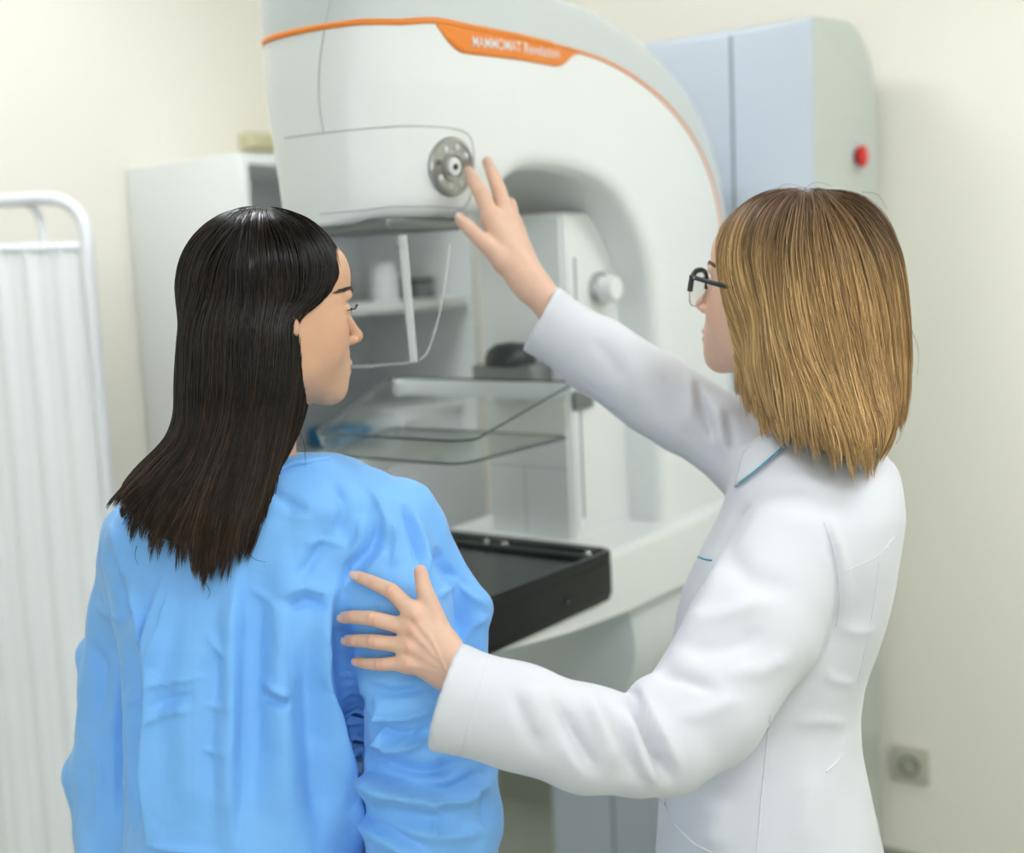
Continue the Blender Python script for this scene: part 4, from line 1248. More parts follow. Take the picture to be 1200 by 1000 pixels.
# skin: head and neck fine, the rest of the body coarser, one mesh
SK1 = (0.70, 0.415, 0.265); LIP1 = (0.50, 0.20, 0.15); FL1 = (0.60, 0.27, 0.17)
hb_lo = H1.O-np.array([.14, .26, .14]); hb_hi = H1.O+np.array([.15, .15, .15])
Vh, Fh = surface(H1.sdf, hb_lo, hb_hi, .0022, 2)
th_ = H1.tint(Vh, SK1, LIP1, FL1)
def leg_pts(lat_dir, toe_dir, base, lat):
    top = w2v(np.array([base[0], base[1], .86])+lat*lat_dir)
    kn = w2v(np.array([base[0], base[1], .46])+lat*lat_dir*.95+.015*toe_dir)
    an = w2v(np.array([base[0], base[1], .075])+lat*lat_dir*.9)
    toe = w2v(np.array([base[0], base[1], .025])+lat*lat_dir+toe_dir*.13)
    return [top, kn, an, toe]
def body_fn1(P):
    c = lambda x, y, d: V(x, y, d)
    d = rcone(P, H1.out((-.03, 0, -.15)), c(305, 620, 1.49), .045, .07)
    d = smin(d, rcone(P, c(190, 625, 1.50), c(440, 620, 1.49), .035, .035), .04)
    d = smin(d, rcone(P, c(300, 640, 1.50), c(290, 1000, 1.51), .085, .10), .05)
    d = smin(d, chain(P, [p for p, r in LS], [.034, .032, .030, .029, .027, .026, .022]), .02)
    d = smin(d, chain(P, [p for p, r in RS], [.036, .034, .032, .031, .029, .026, .022]), .02)
    for lat in (-.052, .052):
        L = leg_pts(PLAT, PTOE, pat_floor, lat)
        d = smin(d, chain(P, L[:3], [.058, .046, .034]), .03)
        d = smin(d, rcone(P, L[2]-np.array([0, .03, 0]), L[3], .030, .022), .02)
    for s in (LS, RS):
        a = s[-1][0]; e = a-s[-2][0]; e = e/np.linalg.norm(e); u = np.cross(e, [0, 1, 0]); u /= np.linalg.norm(u)+1e-9
        d = smin(d, rcone(P, a, a+e*.09, .022, .018), .015)
        for k in range(4): d = smin(d, rcone(P, a+e*.09+u*(k-1.5)*.017, a+e*(.165-.012*abs(k-1.4))+u*(k-1.5)*.018-np.array([0, .012, 0]), .0085, .0065), .005)
        d = smin(d, rcone(P, a+e*.03+u*.024, a+e*.09+u*.05, .011, .008), .008)
    return d
fl = w2v(np.array([pat_floor[0], pat_floor[1], 0.0]))
Vb, Fb = surface(body_fn1, (-.60, fl[1]-.25, 1.25), (.05, H1.O[1]-.10, 2.2), .010, 1)
vw = v2w(Vb); vw[:, 2] = np.maximum(vw[:, 2], .003); Vb = w2v(vw)
tb_ = np.tile(np.array(SK1), (len(Vb), 1))
Vx, Fx, Tx = join((Vh, Fh, th_), (Vb, Fb, tb_))
body1 = finish('body', Vx, Fx, SKIN1, patient, Tx)

def eye_parts(H, body, brow_col, sides=(1, -1), lash_len=.010):
    for s in sides:
        c = H.out((.0745, s*.032, .0)); up = H.R[:, 2]; fw = H.R[:, 0]; sd_ = H.R[:, 1]
        eb_ = lathe('eye', v2w(c-fw*.0005), v2w(c+fw)-v2w(c), [(0, .0142), (.004, .0136), (.0075, .0118), (.0105, .0088), (.012, .004), (.012, 0)], EYEW, body, 24)
        lathe('iris', v2w(c+fw*.0132), v2w(c+fw)-v2w(c), [(.0055, -.0012), (.0045, .0003), (.002, .0010), (0, .0012)], LASH, eb_, 20)
        bm = bmesh.new()
        for k in range(14):
            u = -1+2*k/13
            y = s*.032+u*.0155; x = .0865-.0095*u*u
            p0 = H.out((x, y, .0035-.0035*u*u)); 
            p1 = H.out((x+lash_len*.65, y+u*.003, .0035-.002)); p2 = H.out((x+lash_len, y+u*.005, .0035+.004))
            tube_bm(v2w(smooth_path([p0, p1, p2], 3)), np.linspace(.0007, .00025, 7), 4, bm=bm)
        bm_obj('eyelashes', bm, LASH, body)
        bm = bmesh.new()
        rg = random.Random(5)
        for k in range(46):
            u = k/45
            p = np.array([.0905-.004*u-.022*u*u, s*(.012+.042*u), .0205+.0075*math.sin(min(1, u*1.25)*math.pi*.62)-.004*u*u+rg.uniform(-.0032, .0032)*(1-u*.6)])
            q = p+np.array([-.001-.006*u, s*.0075, .002*(1-u)-.001])
            n_ = .0016
            bp = np.array([H.out(p), H.out((p+q)/2), H.out(q)])
            for _ in range(4): bp, _n = pull(H.sdf, bp, .001, .0006, .01)
            tube_bm(v2w(bp), [.0010, .0013, .0005], 4, bm=bm)
        bm_obj('eyebrow', bm, brow_col, body)
eye_parts(H1, body1, LASH, lash_len=.011)

# hair: combed-back scalp and long lengths resting on the back
hline = np.array([(-.30, .30), (.20, .30), (.20, .078), (.090, .070), (.072, .046), (.052, .022), (.028, .003), (.004, -.008), (-.02, -.010), (-.05, -.14), (-.30, -.14)])
HS1 = Stack([(345, 230, 348, 1.45, .070), (366, 223, 357, 1.448, .090), (400, 220, 361, 1.445, .098), (450, 216, 360, 1.445, .096), (485, 215, 353, 1.44, .084), (515, 203, 343, 1.425, .068),
             (545, 168, 328, 1.405, .052), (575, 142, 316, 1.392, .038), (596, 142, 306, 1.384, .028), (614, 160, 297, 1.378, .020), (632, 190, 286, 1.374, .012), (648, 222, 270, 1.372, .005)], 3.0, sm=1.6)
def hair_fn1(P):
    L = H1.loc(P)
    s = H1.skull(L)-.0085
    c = poly_sdf(L[:, [0, 2]], hline)
    d = smax(s, c, .010)
    return smin(d, HS1(P), .018)
lo = V(110, 705, 1.5); hi = V(425, 222, 1.5)
VH, FH = surface(hair_fn1, (lo[0]-.02, lo[1], 1.29), (hi[0]+.02, hi[1]+.01, 1.62), .0035, 2)
rng = np.random.default_rng(11)
ctrl1 = [(300, 240, 0, 1), (245, 275, -.5, 1), (222, 320, -.25, 1), (212, 400, 0, 1), (345, 255, .45, 1), (375, 280, .55, 1), (392, 300, .25, 1), (392, 325, -.45, 1), (378, 345, -.9, .75),
         (360, 360, -1, .45), (335, 300, .12, 1), (350, 330, -.05, 1), (300, 320, .02, 1), (345, 400, 0, 1), (347, 460, -.06, 1), (280, 420, 0, 1), (220, 480, -.12, 1), (335, 520, -.28, 1), (300, 500, -.12, 1),
         (240, 520, -.35, 1), (195, 540, -.9, 1), (160, 570, -1, .75), (145, 600, -.3, 1), (200, 600, -.55, 1), (250, 600, -.25, 1), (300, 590, -.32, 1), (280, 640, -.25, 1), (230, 650, .0, 1), (180, 640, .1, 1)]
hem_x = [120, 135, 150, 175, 200, 220, 240, 262, 285, 300, 325]; hem_y = [590, 606, 632, 652, 662, 676, 690, 690, 668, 645, 600]
lockn = rng.normal(0, 1, 60)
def free1(px, py): return py > np.interp(px, hem_x, hem_y)-52
def stop1(px, py, P):
    j = 9*np.sin(px*.22)+6*np.sin(px*.61+1.3)
    return py > np.interp(px, hem_x, hem_y)+j-2
VH = VH-vnormals(VH, FH)*.0015
base1 = np.array([0.0090, 0.0052, 0.0036])
c0_ = np.tile(base1*.6, (len(VH), 1))
hair1 = finish('hair', VH, FH, HAIRD, patient, c0_)
hair1['label'] = 'long straight dark brown hair tucked behind the ear'
def strands_for(fn, Vt, Fc, ctrl, stop, free, n, nstep, step, rng, colf, matl, parent, liftmax, rad, wob=.12, bias=None):
    cen = Vt[Fc].mean(1)
    m = np.ones(len(Fc))
    if bias is not None: m = bias(cen)
    seeds = sample_surface(Vt, Fc, n, rng, m)
    spx, spy = v2px(seeds)
    # locks: neighbours across the flow share a lift, so strands gather into locks
    dx, dy = flow_dir(spx, spy, ctrl)
    across = spx*dy-spy*dx
    lk = .5+.5*np.sin(across*.55+2.0*np.sin(across*.13))*np.cos(across*.21+.7)
    lift = liftmax*(.25+.75*lk)*rng.uniform(.3, 1, n)
    paths, length = grow_strands(fn, seeds, ctrl, nstep, step, lift, rng, stop, wob, free)
    r = rad*rng.uniform(.6, 1.25, n)
    Vv, Fv, Cv = strand_mesh(paths, length, r, colf, rng)
    me = np_mesh('strands', v2w(Vv), Fv); set_tint(me, Cv)
    o = link('strands', me, matl, parent); o['kind'] = 'stuff'
    return o
var1 = rng.random(20000)
def col1(C, keep, tp):
    v = var1[keep][:, None, None]
    px, py = v2px(C)
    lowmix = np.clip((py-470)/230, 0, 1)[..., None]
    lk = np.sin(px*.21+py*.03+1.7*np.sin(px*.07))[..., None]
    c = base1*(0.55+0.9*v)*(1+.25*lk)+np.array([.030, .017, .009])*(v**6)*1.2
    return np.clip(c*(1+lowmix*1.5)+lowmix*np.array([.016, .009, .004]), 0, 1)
def near_bias(cen): return np.where(cen[:, 2] < 1.47, 1.0, .25)
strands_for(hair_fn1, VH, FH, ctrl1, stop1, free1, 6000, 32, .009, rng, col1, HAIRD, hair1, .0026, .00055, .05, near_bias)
# loose wisps
bm = bmesh.new()
for pts in ([(287, 640), (294, 652), (302, 657), (312, 659)], [(350, 500), (357, 525), (358, 548)], [(160, 640), (158, 652), (162, 662)], [(240, 682), (246, 694), (243, 702)]):
    pth = smooth_path([V(x, y, min(depth_at(gbvh, x, y, 1.40), 1.40)-.006) for x, y in pts], 5)
    tube_bm(v2w(pth), np.linspace(.0005, .0002, len(pth)), 3, bm=bm)
o = bm_obj('wisps', bm, HAIRD, hair1, smooth=True); o['kind'] = 'stuff'; set_tint(o.data, np.tile(base1*1.5, (len(o.data.vertices), 1)))

# ------------------------------------------------------------------ the woman in the white coat
doc_floor = v2w(V(893, 760, 1.55)); doc_floor[2] = 0
doctor = empty('person', doc_floor, 'person in a white coat and black glasses with blonde bob, pressing the machine dial', 'person')
DTOE = np.array([FW[0]*.6-RT[0]*.8, FW[1]*.6-RT[1]*.8, 0]); DTOE /= np.linalg.norm(DTOE); DLAT = np.array([DTOE[1], -DTOE[0], 0])
H2 = Head(916, 341, 1.55, False, 34, pitch=9.0, scale=.97)
H2.neck_end = (-.055, 0, -.21); H2.neck_r = .052
rows = [(506, 895, 985, 1.56, .045), (520, 880, 1016, 1.56, .070), (538, 868, 1042, 1.555, .105), (560, 861, 1046, 1.55, .138), (600, 850, 1049, 1.54, .160), (650, 824, 1043, 1.53, .162),
        (690, 804, 1038, 1.53, .158), (750, 791, 1022, 1.53, .15), (800, 786, 1005, 1.53, .14), (832, 784, 1001, 1.53, .135), (870, 780, 1003, 1.53, .14), (920, 776, 1013, 1.53, .15),
        (1000, 770, 1030, 1.53, .165), (1200, 760, 1060, 1.53, .18), (1350, 755, 1070, 1.53, .185)]
CT = Stack(rows, 2.2, sm=1.6)
NB = (V(766, 824, 1.297), .028)
NA = [(V(928, 650, 1.425), .070), (V(882, 740, 1.375), .070), (V(826, 830, 1.325), .064), (V(780, 868, 1.30), .056)]
NF = [(V(780, 868, 1.30), .056), (V(745, 876, 1.285), .048), (V(690, 866, 1.275), .053), (V(610, 842, 1.275), .053), (V(520, 816, 1.285), .053), (V(450, 796, 1.295), .053)]
FA = [(V(905, 560, 1.655), .060), (V(845, 508, 1.69), .053), (V(800, 482, 1.715), .055), (V(770, 463, 1.72), .056), (V(700, 418, 1.722), .052), (V(634, 374, 1.718), .0465), (V(590, 346, 1.716), .0455)]
cuffN_c = V(523, 820, 1.30); cuffN_n = V(520, 812, 1.30)-V(610, 840, 1.29); cuffN_n /= np.linalg.norm(cuffN_n)
_e = V(505, 880, 1.30)-V(540, 760, 1.30); cuffN_n = cuffN_n-_e*(cuffN_n@_e)/(_e@_e); cuffN_n /= np.linalg.norm(cuffN_n)
cuffF_c = V(632, 374, 1.718); _e = V(613, 410, 1.718)-V(652, 339, 1.718)
cuffF_n = V(634, 374, 1.718)-V(700, 418, 1.722); cuffF_n = cuffF_n-_e*(cuffF_n@_e)/(_e@_e); cuffF_n /= np.linalg.norm(cuffF_n)
def pts(c): return [p for p, r in c]
def rad(c, o=0.0): return [r+o for p, r in c]
def sleeve_cut(P, d, chn, c, n, depth):
    s = ((P-c.astype(f32))@n.astype(f32))
    d = smax(d, s, .003)
    inner = np.maximum(chain(P, pts(chn), rad(chn, -.0085)), -(s+depth))
    return smax(d, -inner, .002)
def coat_fn(P):
    d = CT(P)
    na = chain(P, pts(NA), rad(NA), .01)
    na = smin(na, ball(P, NB[0], NB[1]), .016)
    d = smin(d, na, .018)
    f = chain(P, pts(NF), rad(NF), .012)
    f = sleeve_cut(P, f, NF[3:], cuffN_c, cuffN_n, .03)
    d = smin(d, f, .004)
    a = chain(P, pts(FA), rad(FA), .012)
    a = sleeve_cut(P, a, FA[4:], cuffF_c, cuffF_n, .03)
    return smin(d, a, .022)
lo = V(480, 1360, 1.55); hi = V(1100, 320, 1.8)
Vk, Fk = surface(coat_fn, (-.155, lo[1], 1.20), (.60, hi[1], 1.82), .0040, 2)
coat_strokes = [
    ([(741, 806), (752, 838), (768, 878), (788, 922)], 7, -17, 'r'),
    ([(748, 800), (762, 836), (782, 872), (800, 905)], 6, 8, 's'),
    ([(730, 830), (742, 862), (758, 900), (775, 925)], 7, 7, 'r'),
    ([(716, 830), (724, 860), (738, 895), (752, 922)], 7, -6, 'r'),
    ([(690, 808), (700, 838), (712, 870), (722, 905)], 10, 6, 'r'),
    ([(652, 818), (664, 850), (684, 885), (700, 912)], 9, -8, 'r'),
    ([(620, 800), (630, 830), (640, 865)], 14, 4, 'r'),
    ([(660, 870), (672, 890), (690, 908)], 6, 4, 's'),
    ([(600, 800), (612, 840), (640, 890)], 10, -3, 'r'),
    ([(842, 640), (836, 690), (812, 740), (786, 780)], 14, 4, 'r'),
    ([(800, 735), (850, 722), (905, 700)], 12, 5, 'r'),
    ([(790, 760), (840, 760), (900, 742)], 12, -5, 'r'),
    ([(850, 640), (880, 680), (930, 690)], 14, -3.5, 'r'),
    ([(845, 790), (890, 785), (930, 765)], 12, 4, 'r'),
    ([(765, 790), (800, 795), (840, 812)], 8, -5, 'r'),
    ([(790, 840), (830, 835), (870, 815)], 10, 3, 'r'),
    ([(962, 605), (975, 640), (983, 690), (980, 740), (965, 780)], 4, -5, 'r'),
    ([(972, 605), (986, 650), (993, 700), (990, 745)], 6, 3, 'r'),
    ([(985, 735), (1005, 742), (1030, 735)], 6, 3, 's'),
    ([(965, 790), (985, 800), (1005, 800)], 6, 3, 'r'),
    ([(930, 850), (960, 845), (995, 850)], 7, 2.5, 'r'),
    ([(815, 446), (826, 485), (836, 520)], 6, -9, 'r'),
    ([(803, 434), (810, 470), (806, 510)], 8, 7, 'r'),
    ([(852, 480), (856, 505), (860, 530)], 6, -5, 'r'),
    ([(770, 430), (784, 470), (780, 505)], 9, -4, 'r'),
    ([(840, 470), (845, 500), (848, 535)], 6, 4, 'r'),
    ([(740, 420), (750, 450), (745, 480)], 10, 3, 'r'),
    ([(690, 395), (715, 420), (730, 450)], 12, -3, 'r'),
    ([(880, 590), (860, 620), (845, 650)], 8, -4, 'r'),
    ([(1000, 690), (990, 760), (975, 830)], 16, -3, 'r'),
    ([(950, 900), (945, 950), (940, 1000)], 14, 3, 'r'),
    ([(840, 935), (838, 970), (838, 1000)], 18, 4, 'r'),
]
Vk = Vk+vnormals(Vk, Fk)*(.0014*vnoise(Vk, 17)+.0007*vnoise(Vk+5, 34))[:, None]
Vk = sculpt(Vk, Fk, [(p_, w_*.95, a_*1.35, k_) for p_, w_, a_, k_ in coat_strokes])
Vk = relax(Vk, Fk, 2, .4)
coat = finish('coat', Vk, Fk, COAT, doctor)
coat['label'] = 'white medical coat with thin teal piping'
kbvh = bvh_of(Vk, Fk)
def coat_pt(px, py, off=.0008, fb=1.5): return V(px, py, depth_at(kbvh, px, py, fb)-off)
def coat_seam(name, line, r=.0007, m=COAT, off=.0004):
    p = smooth_path(line, 6)
    q = np.array([coat_pt(x, y, off) for x, y in p])
    return tube(name, v2w(q), r, m, coat, 6)
coat_seam('seam', [(966, 612), (978, 650), (984, 700), (981, 735)], .0009)
coat_seam('seam', [(981, 672), (1005, 664), (1030, 650), (1048, 630)])
coat_seam('seam', [(902, 838), (897, 890), (892, 940), (887, 1000)], .0010)
coat_seam('seam', [(1030, 660), (1022, 720), (1005, 800)])
coat_seam('hem_stitch', [(571, 775), (560, 815), (548, 855), (538, 888)], .0006)
coat_seam('pocket_edge', [(776, 935), (790, 965), (812, 988), (835, 1000)], .0012)
coat_seam('pocket_edge', [(968, 905), (985, 888), (990, 866)], .0012)
# cloth patch laid over the coat: a grid between two traced lines
def coat_patch(name, A, B, off, thick, m=COAT, nu=24, nv=8, fb=1.5):
    A = smooth_path(A, 8); B = smooth_path(B, 8)
    ua = np.linspace(0, len(A)-1, nu); ub = np.linspace(0, len(B)-1, nu)
    P = []
    for j in range(nv):
        f = j/(nv-1)
        for i in range(nu):
            a = np.array([np.interp(ua[i], range(len(A)), A[:, k]) for k in range(2)]); b = np.array([np.interp(ub[i], range(len(B)), B[:, k]) for k in range(2)])
            q = a*(1-f)+b*f
            P.append(coat_pt(q[0], q[1], off*(1-.5*f), fb))
    F = [(j*nu+i, j*nu+i+1, (j+1)*nu+i+1, (j+1)*nu+i) for j in range(nv-1) for i in range(nu-1)]
    o = link(name, np_mesh(name, v2w(np.array(P)), np.array(F)), m, coat)
    s = o.modifiers.new('thickness', 'SOLIDIFY'); s.thickness = thick; s.offset = 0
    return o
col_edge = [(861, 571), (876, 560), (898, 542), (926, 517)]
coat_patch('collar', col_edge, [(872, 530), (884, 518), (900, 508), (930, 500)], .007, .003, fb=1.47)
q = np.array([coat_pt(x, y, .0092, 1.47) for x, y in smooth_path([(866, 566.5), (878, 557.5), (899, 540), (924, 517.5)], 6)])
tube('collar_piping', v2w(q), .0010, TEAL, coat, 6)
q = np.array([V(x, y, depth_at(kbvh, min(x, 1e9), y, depth_at(kbvh, 836, 657, 1.45))-.0012) for x, y in smooth_path([(818, 652.5), (826, 655.5), (834, 657)], 5)])
tube('pocket_piping', v2w(q), .0011, TEAL, coat, 6)

# skin
SK2 = (0.76, 0.49, 0.355); LIP2 = (0.58, 0.24, 0.20); FL2 = (0.75, 0.36, 0.26)
Vh, Fh = surface(H2.sdf, H2.O-np.array([.15, .25, .15]), H2.O+np.array([.14, .15, .15]), .0022, 2)
th_ = H2.tint(Vh, SK2, LIP2, FL2)
def body_fn2(P):
    c = V
    d = rcone(P, H2.out((-.05, 0, -.15)), c(955, 620, 1.54), .045, .07)
    d = smin(d, rcone(P, c(930, 620, 1.44), c(915, 590, 1.63), .034, .034), .04)
    d = smin(d, rcone(P, c(945, 660, 1.54), c(900, 1000, 1.53), .075, .09), .05)
    d = smin(d, chain(P, pts(NA), [.038, .034, .028, .024]), .02)
    d = smin(d, chain(P, pts(NF)[:4], [.024, .024, .025, .025]), .01)
    d = smin(d, chain(P, pts(FA)[:5], [.038, .035, .032, .031, .026]), .01)
    for lat in (-.06, .06):
        L = leg_pts(DLAT, DTOE, doc_floor, lat)
        d = smin(d, chain(P, L[:3], [.078, .05, .036]), .03)
        d = smin(d, rcone(P, L[2]-np.array([0, .03, 0]), L[3], .030, .022), .02)
    return d
fl = w2v(np.array([doc_floor[0], doc_floor[1], 0.0]))
Vb, Fb = surface(body_fn2, (-.06, fl[1]-.25, 1.22), (.58, H2.O[1]-.10, 2.2), .010, 1)
vw = v2w(Vb); vw[:, 2] = np.maximum(vw[:, 2], .012); Vb = w2v(vw)
tb_ = np.tile(np.array(SK2), (len(Vb), 1))

# near hand resting on the gown: joints follow the cloth underneath
def gd(px, py, fb=1.40): return depth_at(gbvh, px, py, fb)
def on_gown(px, py, r_px, lift=0.0):
    d = min(gd(px, py), gd(px-4, py), gd(px+4, py), gd(px-9, py), gd(px+9, py), 1.44)
    r = r_px/FPX*d
    return V(px, py, d-r*.95-lift), r
def finger(jn, lifts):
    P = []; R_ = []
    for (x, y, r), l in zip(jn, lifts):
        p, rr = on_gown(x, y, r, l); P.append(p); R_.append(rr)
    return P, R_
F1 = finger([(487, 721, 10.5), (459, 693, 9.4), (435, 682, 7.8), (419, 675.5, 7.0)], (.012, .009, .007, .004))
F2 = finger([(483, 737, 10.0), (437, 725, 9.0), (414, 723, 7.9), (404, 724, 7.4)], (.014, .010, .008, .005))
F3 = finger([(479, 757, 9.6), (437, 752, 8.6), (417, 751, 7.5), (408, 751, 7.0)], (.013, .010, .008, .005))
F4 = finger([(478, 777, 9.2), (446, 779, 7.6), (429, 778, 6.7), (420, 776, 6.3)], (.011, .008, .006, .004))
dref = min(F1[0][0][2], F2[0][0][2])
WR = V(532, 786, dref-.004); 
TH = ([V(522, 757, dref+.004), V(507, 716, dref+.006), V(497, 691, dref+.008), V(492.5, 670, dref+.012)], [.0135, .0108, .0093, .0074])
fingers = [F1, F2, F3, F4, TH]
palm = [(WR, f[0][0], .0165, f[1][0]*1.12) for f in (F1, F2, F3, F4)]+[(WR, TH[0][0], .018, .0155), (TH[0][0], F1[0][0], .0135, .011), (F1[0][0], F4[0][0], .0105, .0095)]
ax = np.array([0, 0, 1.0])
wrist = ([V(520, 778, dref-.003), V(560, 803, 1.305), V(640, 838, 1.288)], [.0245, .026, .029], ax, 1.45)
wrist[0][1][2] = 1.306
Va, Fa, hfn = hand_surface(fingers, palm, wrist, .0013)
Va = relax(Va, Fa, 4, .5)
kn = [f[0][1] for f in (F1, F2, F3, F4)]+[f[0][0]-np.array([0, 0, .008]) for f in (F1, F2, F3, F4)]
# tendons and knuckles
Na = vnormals(Va, Fa)
dsp = np.zeros(len(Va))
def seg2(P, a, b):
    ba = (b-a)[:2]; q = P[:, :2]-a[:2]; t = np.clip((q@ba)/(ba@ba), 0, 1)
    return np.sqrt(((q-t[:, None]*ba)**2).sum(1))
mcp = [f[0][0] for f in (F1, F2, F3, F4)]
flush_m = np.zeros(len(Va))
for f in (F1, F2, F3, F4):
    a_ = f[0][0]
    dsp += .0007*np.exp(-(seg2(Va, a_+(WR-a_)*.04, a_+(WR-a_)*.62)/.0028)**2)
    kk = np.exp(-((Va-a_)[:, :2]**2).sum(1)/.0062**2); dsp += .0026*kk; flush_m += .5*kk
    pip = f[0][1]; e = f[0][2]-f[0][0]; e = e/np.linalg.norm(e)
    t = (Va-pip)@e; near = np.exp(-((Va-pip)[:, :2]**2).sum(1)/.0068**2)
    dsp += near*(.0013+.0005*np.sin(t/.0013)); flush_m += .55*near
    dip = f[0][2]; t = (Va-dip)@e; near = np.exp(-((Va-dip)[:, :2]**2).sum(1)/.0045**2); dsp += near*.0003*np.sin(t/.0010); flush_m += .25*near
    flush_m += .45*np.exp(-((Va-f[0][3])[:, :2]**2).sum(1)/.006**2)
for a_, b_ in zip(mcp[:-1], mcp[1:]):
    c_ = (a_+b_)/2; dsp -= .0010*np.exp(-(seg2(Va, c_+(WR-c_)*(-.05), c_+(WR-c_)*.25)/.0036)**2)
# vein and thumb web
dsp += .0008*np.exp(-(seg2(Va, V(505, 742, dref), V(524, 778, dref))/.0018)**2)
Va = Va+Na*(dsp*np.clip(-Na[:, 2]*2, 0, 1))[:, None]
ta = hand_tint(Va, SK2, FL2, [], [TH[0][3]])
fm = np.clip(flush_m, 0, .8)[:, None]; ta = ta*(1-fm)+np.array(FL2)*fm
# far hand pressing the dial
def fp(lst):
    return [V(x, y, d) for x, y, d, r in lst], [r/FPX*d for x, y, d, r in lst]
D0 = w2v(dcs)[2]
G1 = fp([(577, 256, 1.738, 10.5), (563, 226, 1.748, 9.2), (554, 211, 1.764, 7.6), (549, 200, D0-.010, 6.0)])
G2 = fp([(594, 256, 1.752, 10.0), (585, 224, 1.762, 9.0), (577, 204, 1.778, 7.6), (571, 190, D0+.012, 6.2)])
G3 = fp([(602, 262, 1.768, 9.0), (597, 240, 1.795, 8.4), (590, 246, 1.812, 7.4), (588, 258, 1.812, 6.4)])
G4 = fp([(606, 274, 1.775, 8.4), (601, 258, 1.800, 7.6), (596, 266, 1.814, 6.8), (596, 276, 1.808, 6.0)])
GT2 = fp([(592, 308, 1.728, 13.0), (570, 287, 1.722, 10.0), (553, 271, 1.728, 8.8), (540, 258, 1.742, 7.2)])
W2 = V(622, 334, 1.722)
fg2 = [G1, G2, G3, G4, GT2]
palm2 = [(W2, g[0][0], .0175, g[1][0]*1.1) for g in (G1, G2, G3, G4)]+[(W2, GT2[0][0], .0165, .015), (GT2[0][0], G1[0][0], .0125, .011), (G1[0][0], G4[0][0], .0105, .0095)]
wrist2 = ([V(612, 322, 1.724), V(640, 352, 1.722), V(690, 408, 1.722)], [.0215, .0235, .027])
Vf, Ff, hfn2 = hand_surface(fg2, palm2, wrist2, .0014)
Vf = relax(Vf, Ff, 4, .5)
tf = hand_tint(Vf, SK2, FL2, [g[0][1] for g in (G1, G2)], [g[0][3] for g in fg2])
Vx, Fx, Tx = join((Vh, Fh, th_), (Vb, Fb, tb_), (Va, Fa, ta), (Vf, Ff, tf))
body2 = finish('body', Vx, Fx, SKIN2, doctor, Tx)
for f, L, W in ((F1, .0062, .0046), (F2, .0055, .0048), (F3, .0053, .0046), (F4, .0048, .0042)):
    e = f[0][3]-f[0][2]; e = e/np.linalg.norm(e)
    c = f[0][3]+e*.001; nn_ = np.array([0, 0, -1.0])-e*(-e[2])
    nn_ /= np.linalg.norm(nn_)
    nail('fingernail', c+nn_*(f[1][3]*1.0), e, nn_, L, W, NAIL, body2)
e = GT2[0][3]-GT2[0][2]; e /= np.linalg.norm(e); nn_ = np.array([.2, .3, -1.0]); nn_ -= e*(nn_@e); nn_ /= np.linalg.norm(nn_)
nail('fingernail', GT2[0][3]+e*.001+nn_*GT2[1][3], e, nn_, .0065, .0058, NAIL, body2)
eye_parts(H2, body2, BROWN, lash_len=.008)
# trousers and shoes
for lat in (-.06, .06):
    L = leg_pts(DLAT, DTOE, doc_floor, lat)
    Vt_, Ft_ = surface(lambda P: smax(chain(P, [L[0], L[1], L[2]], [.088, .065, .055]), -(P[:, 1]-f32(L[2][1]-.02)), .01), np.min(L, 0)-.12, np.max(L, 0)+.12, .008, 1)
    finish('trouser_leg', Vt_, Ft_, TROUSER, doctor)
    Vt_, Ft_ = surface(lambda P: rcone(P, L[2]-np.array([0, .04, 0]), L[3], .036, .030), np.min(L[2:], 0)-.10, np.max(L[2:], 0)+.10, .006, 1)
    vw = v2w(Vt_); vw[:, 2] = np.maximum(vw[:, 2], .001); finish('shoe', w2v(vw), Ft_, SHOE, doctor)

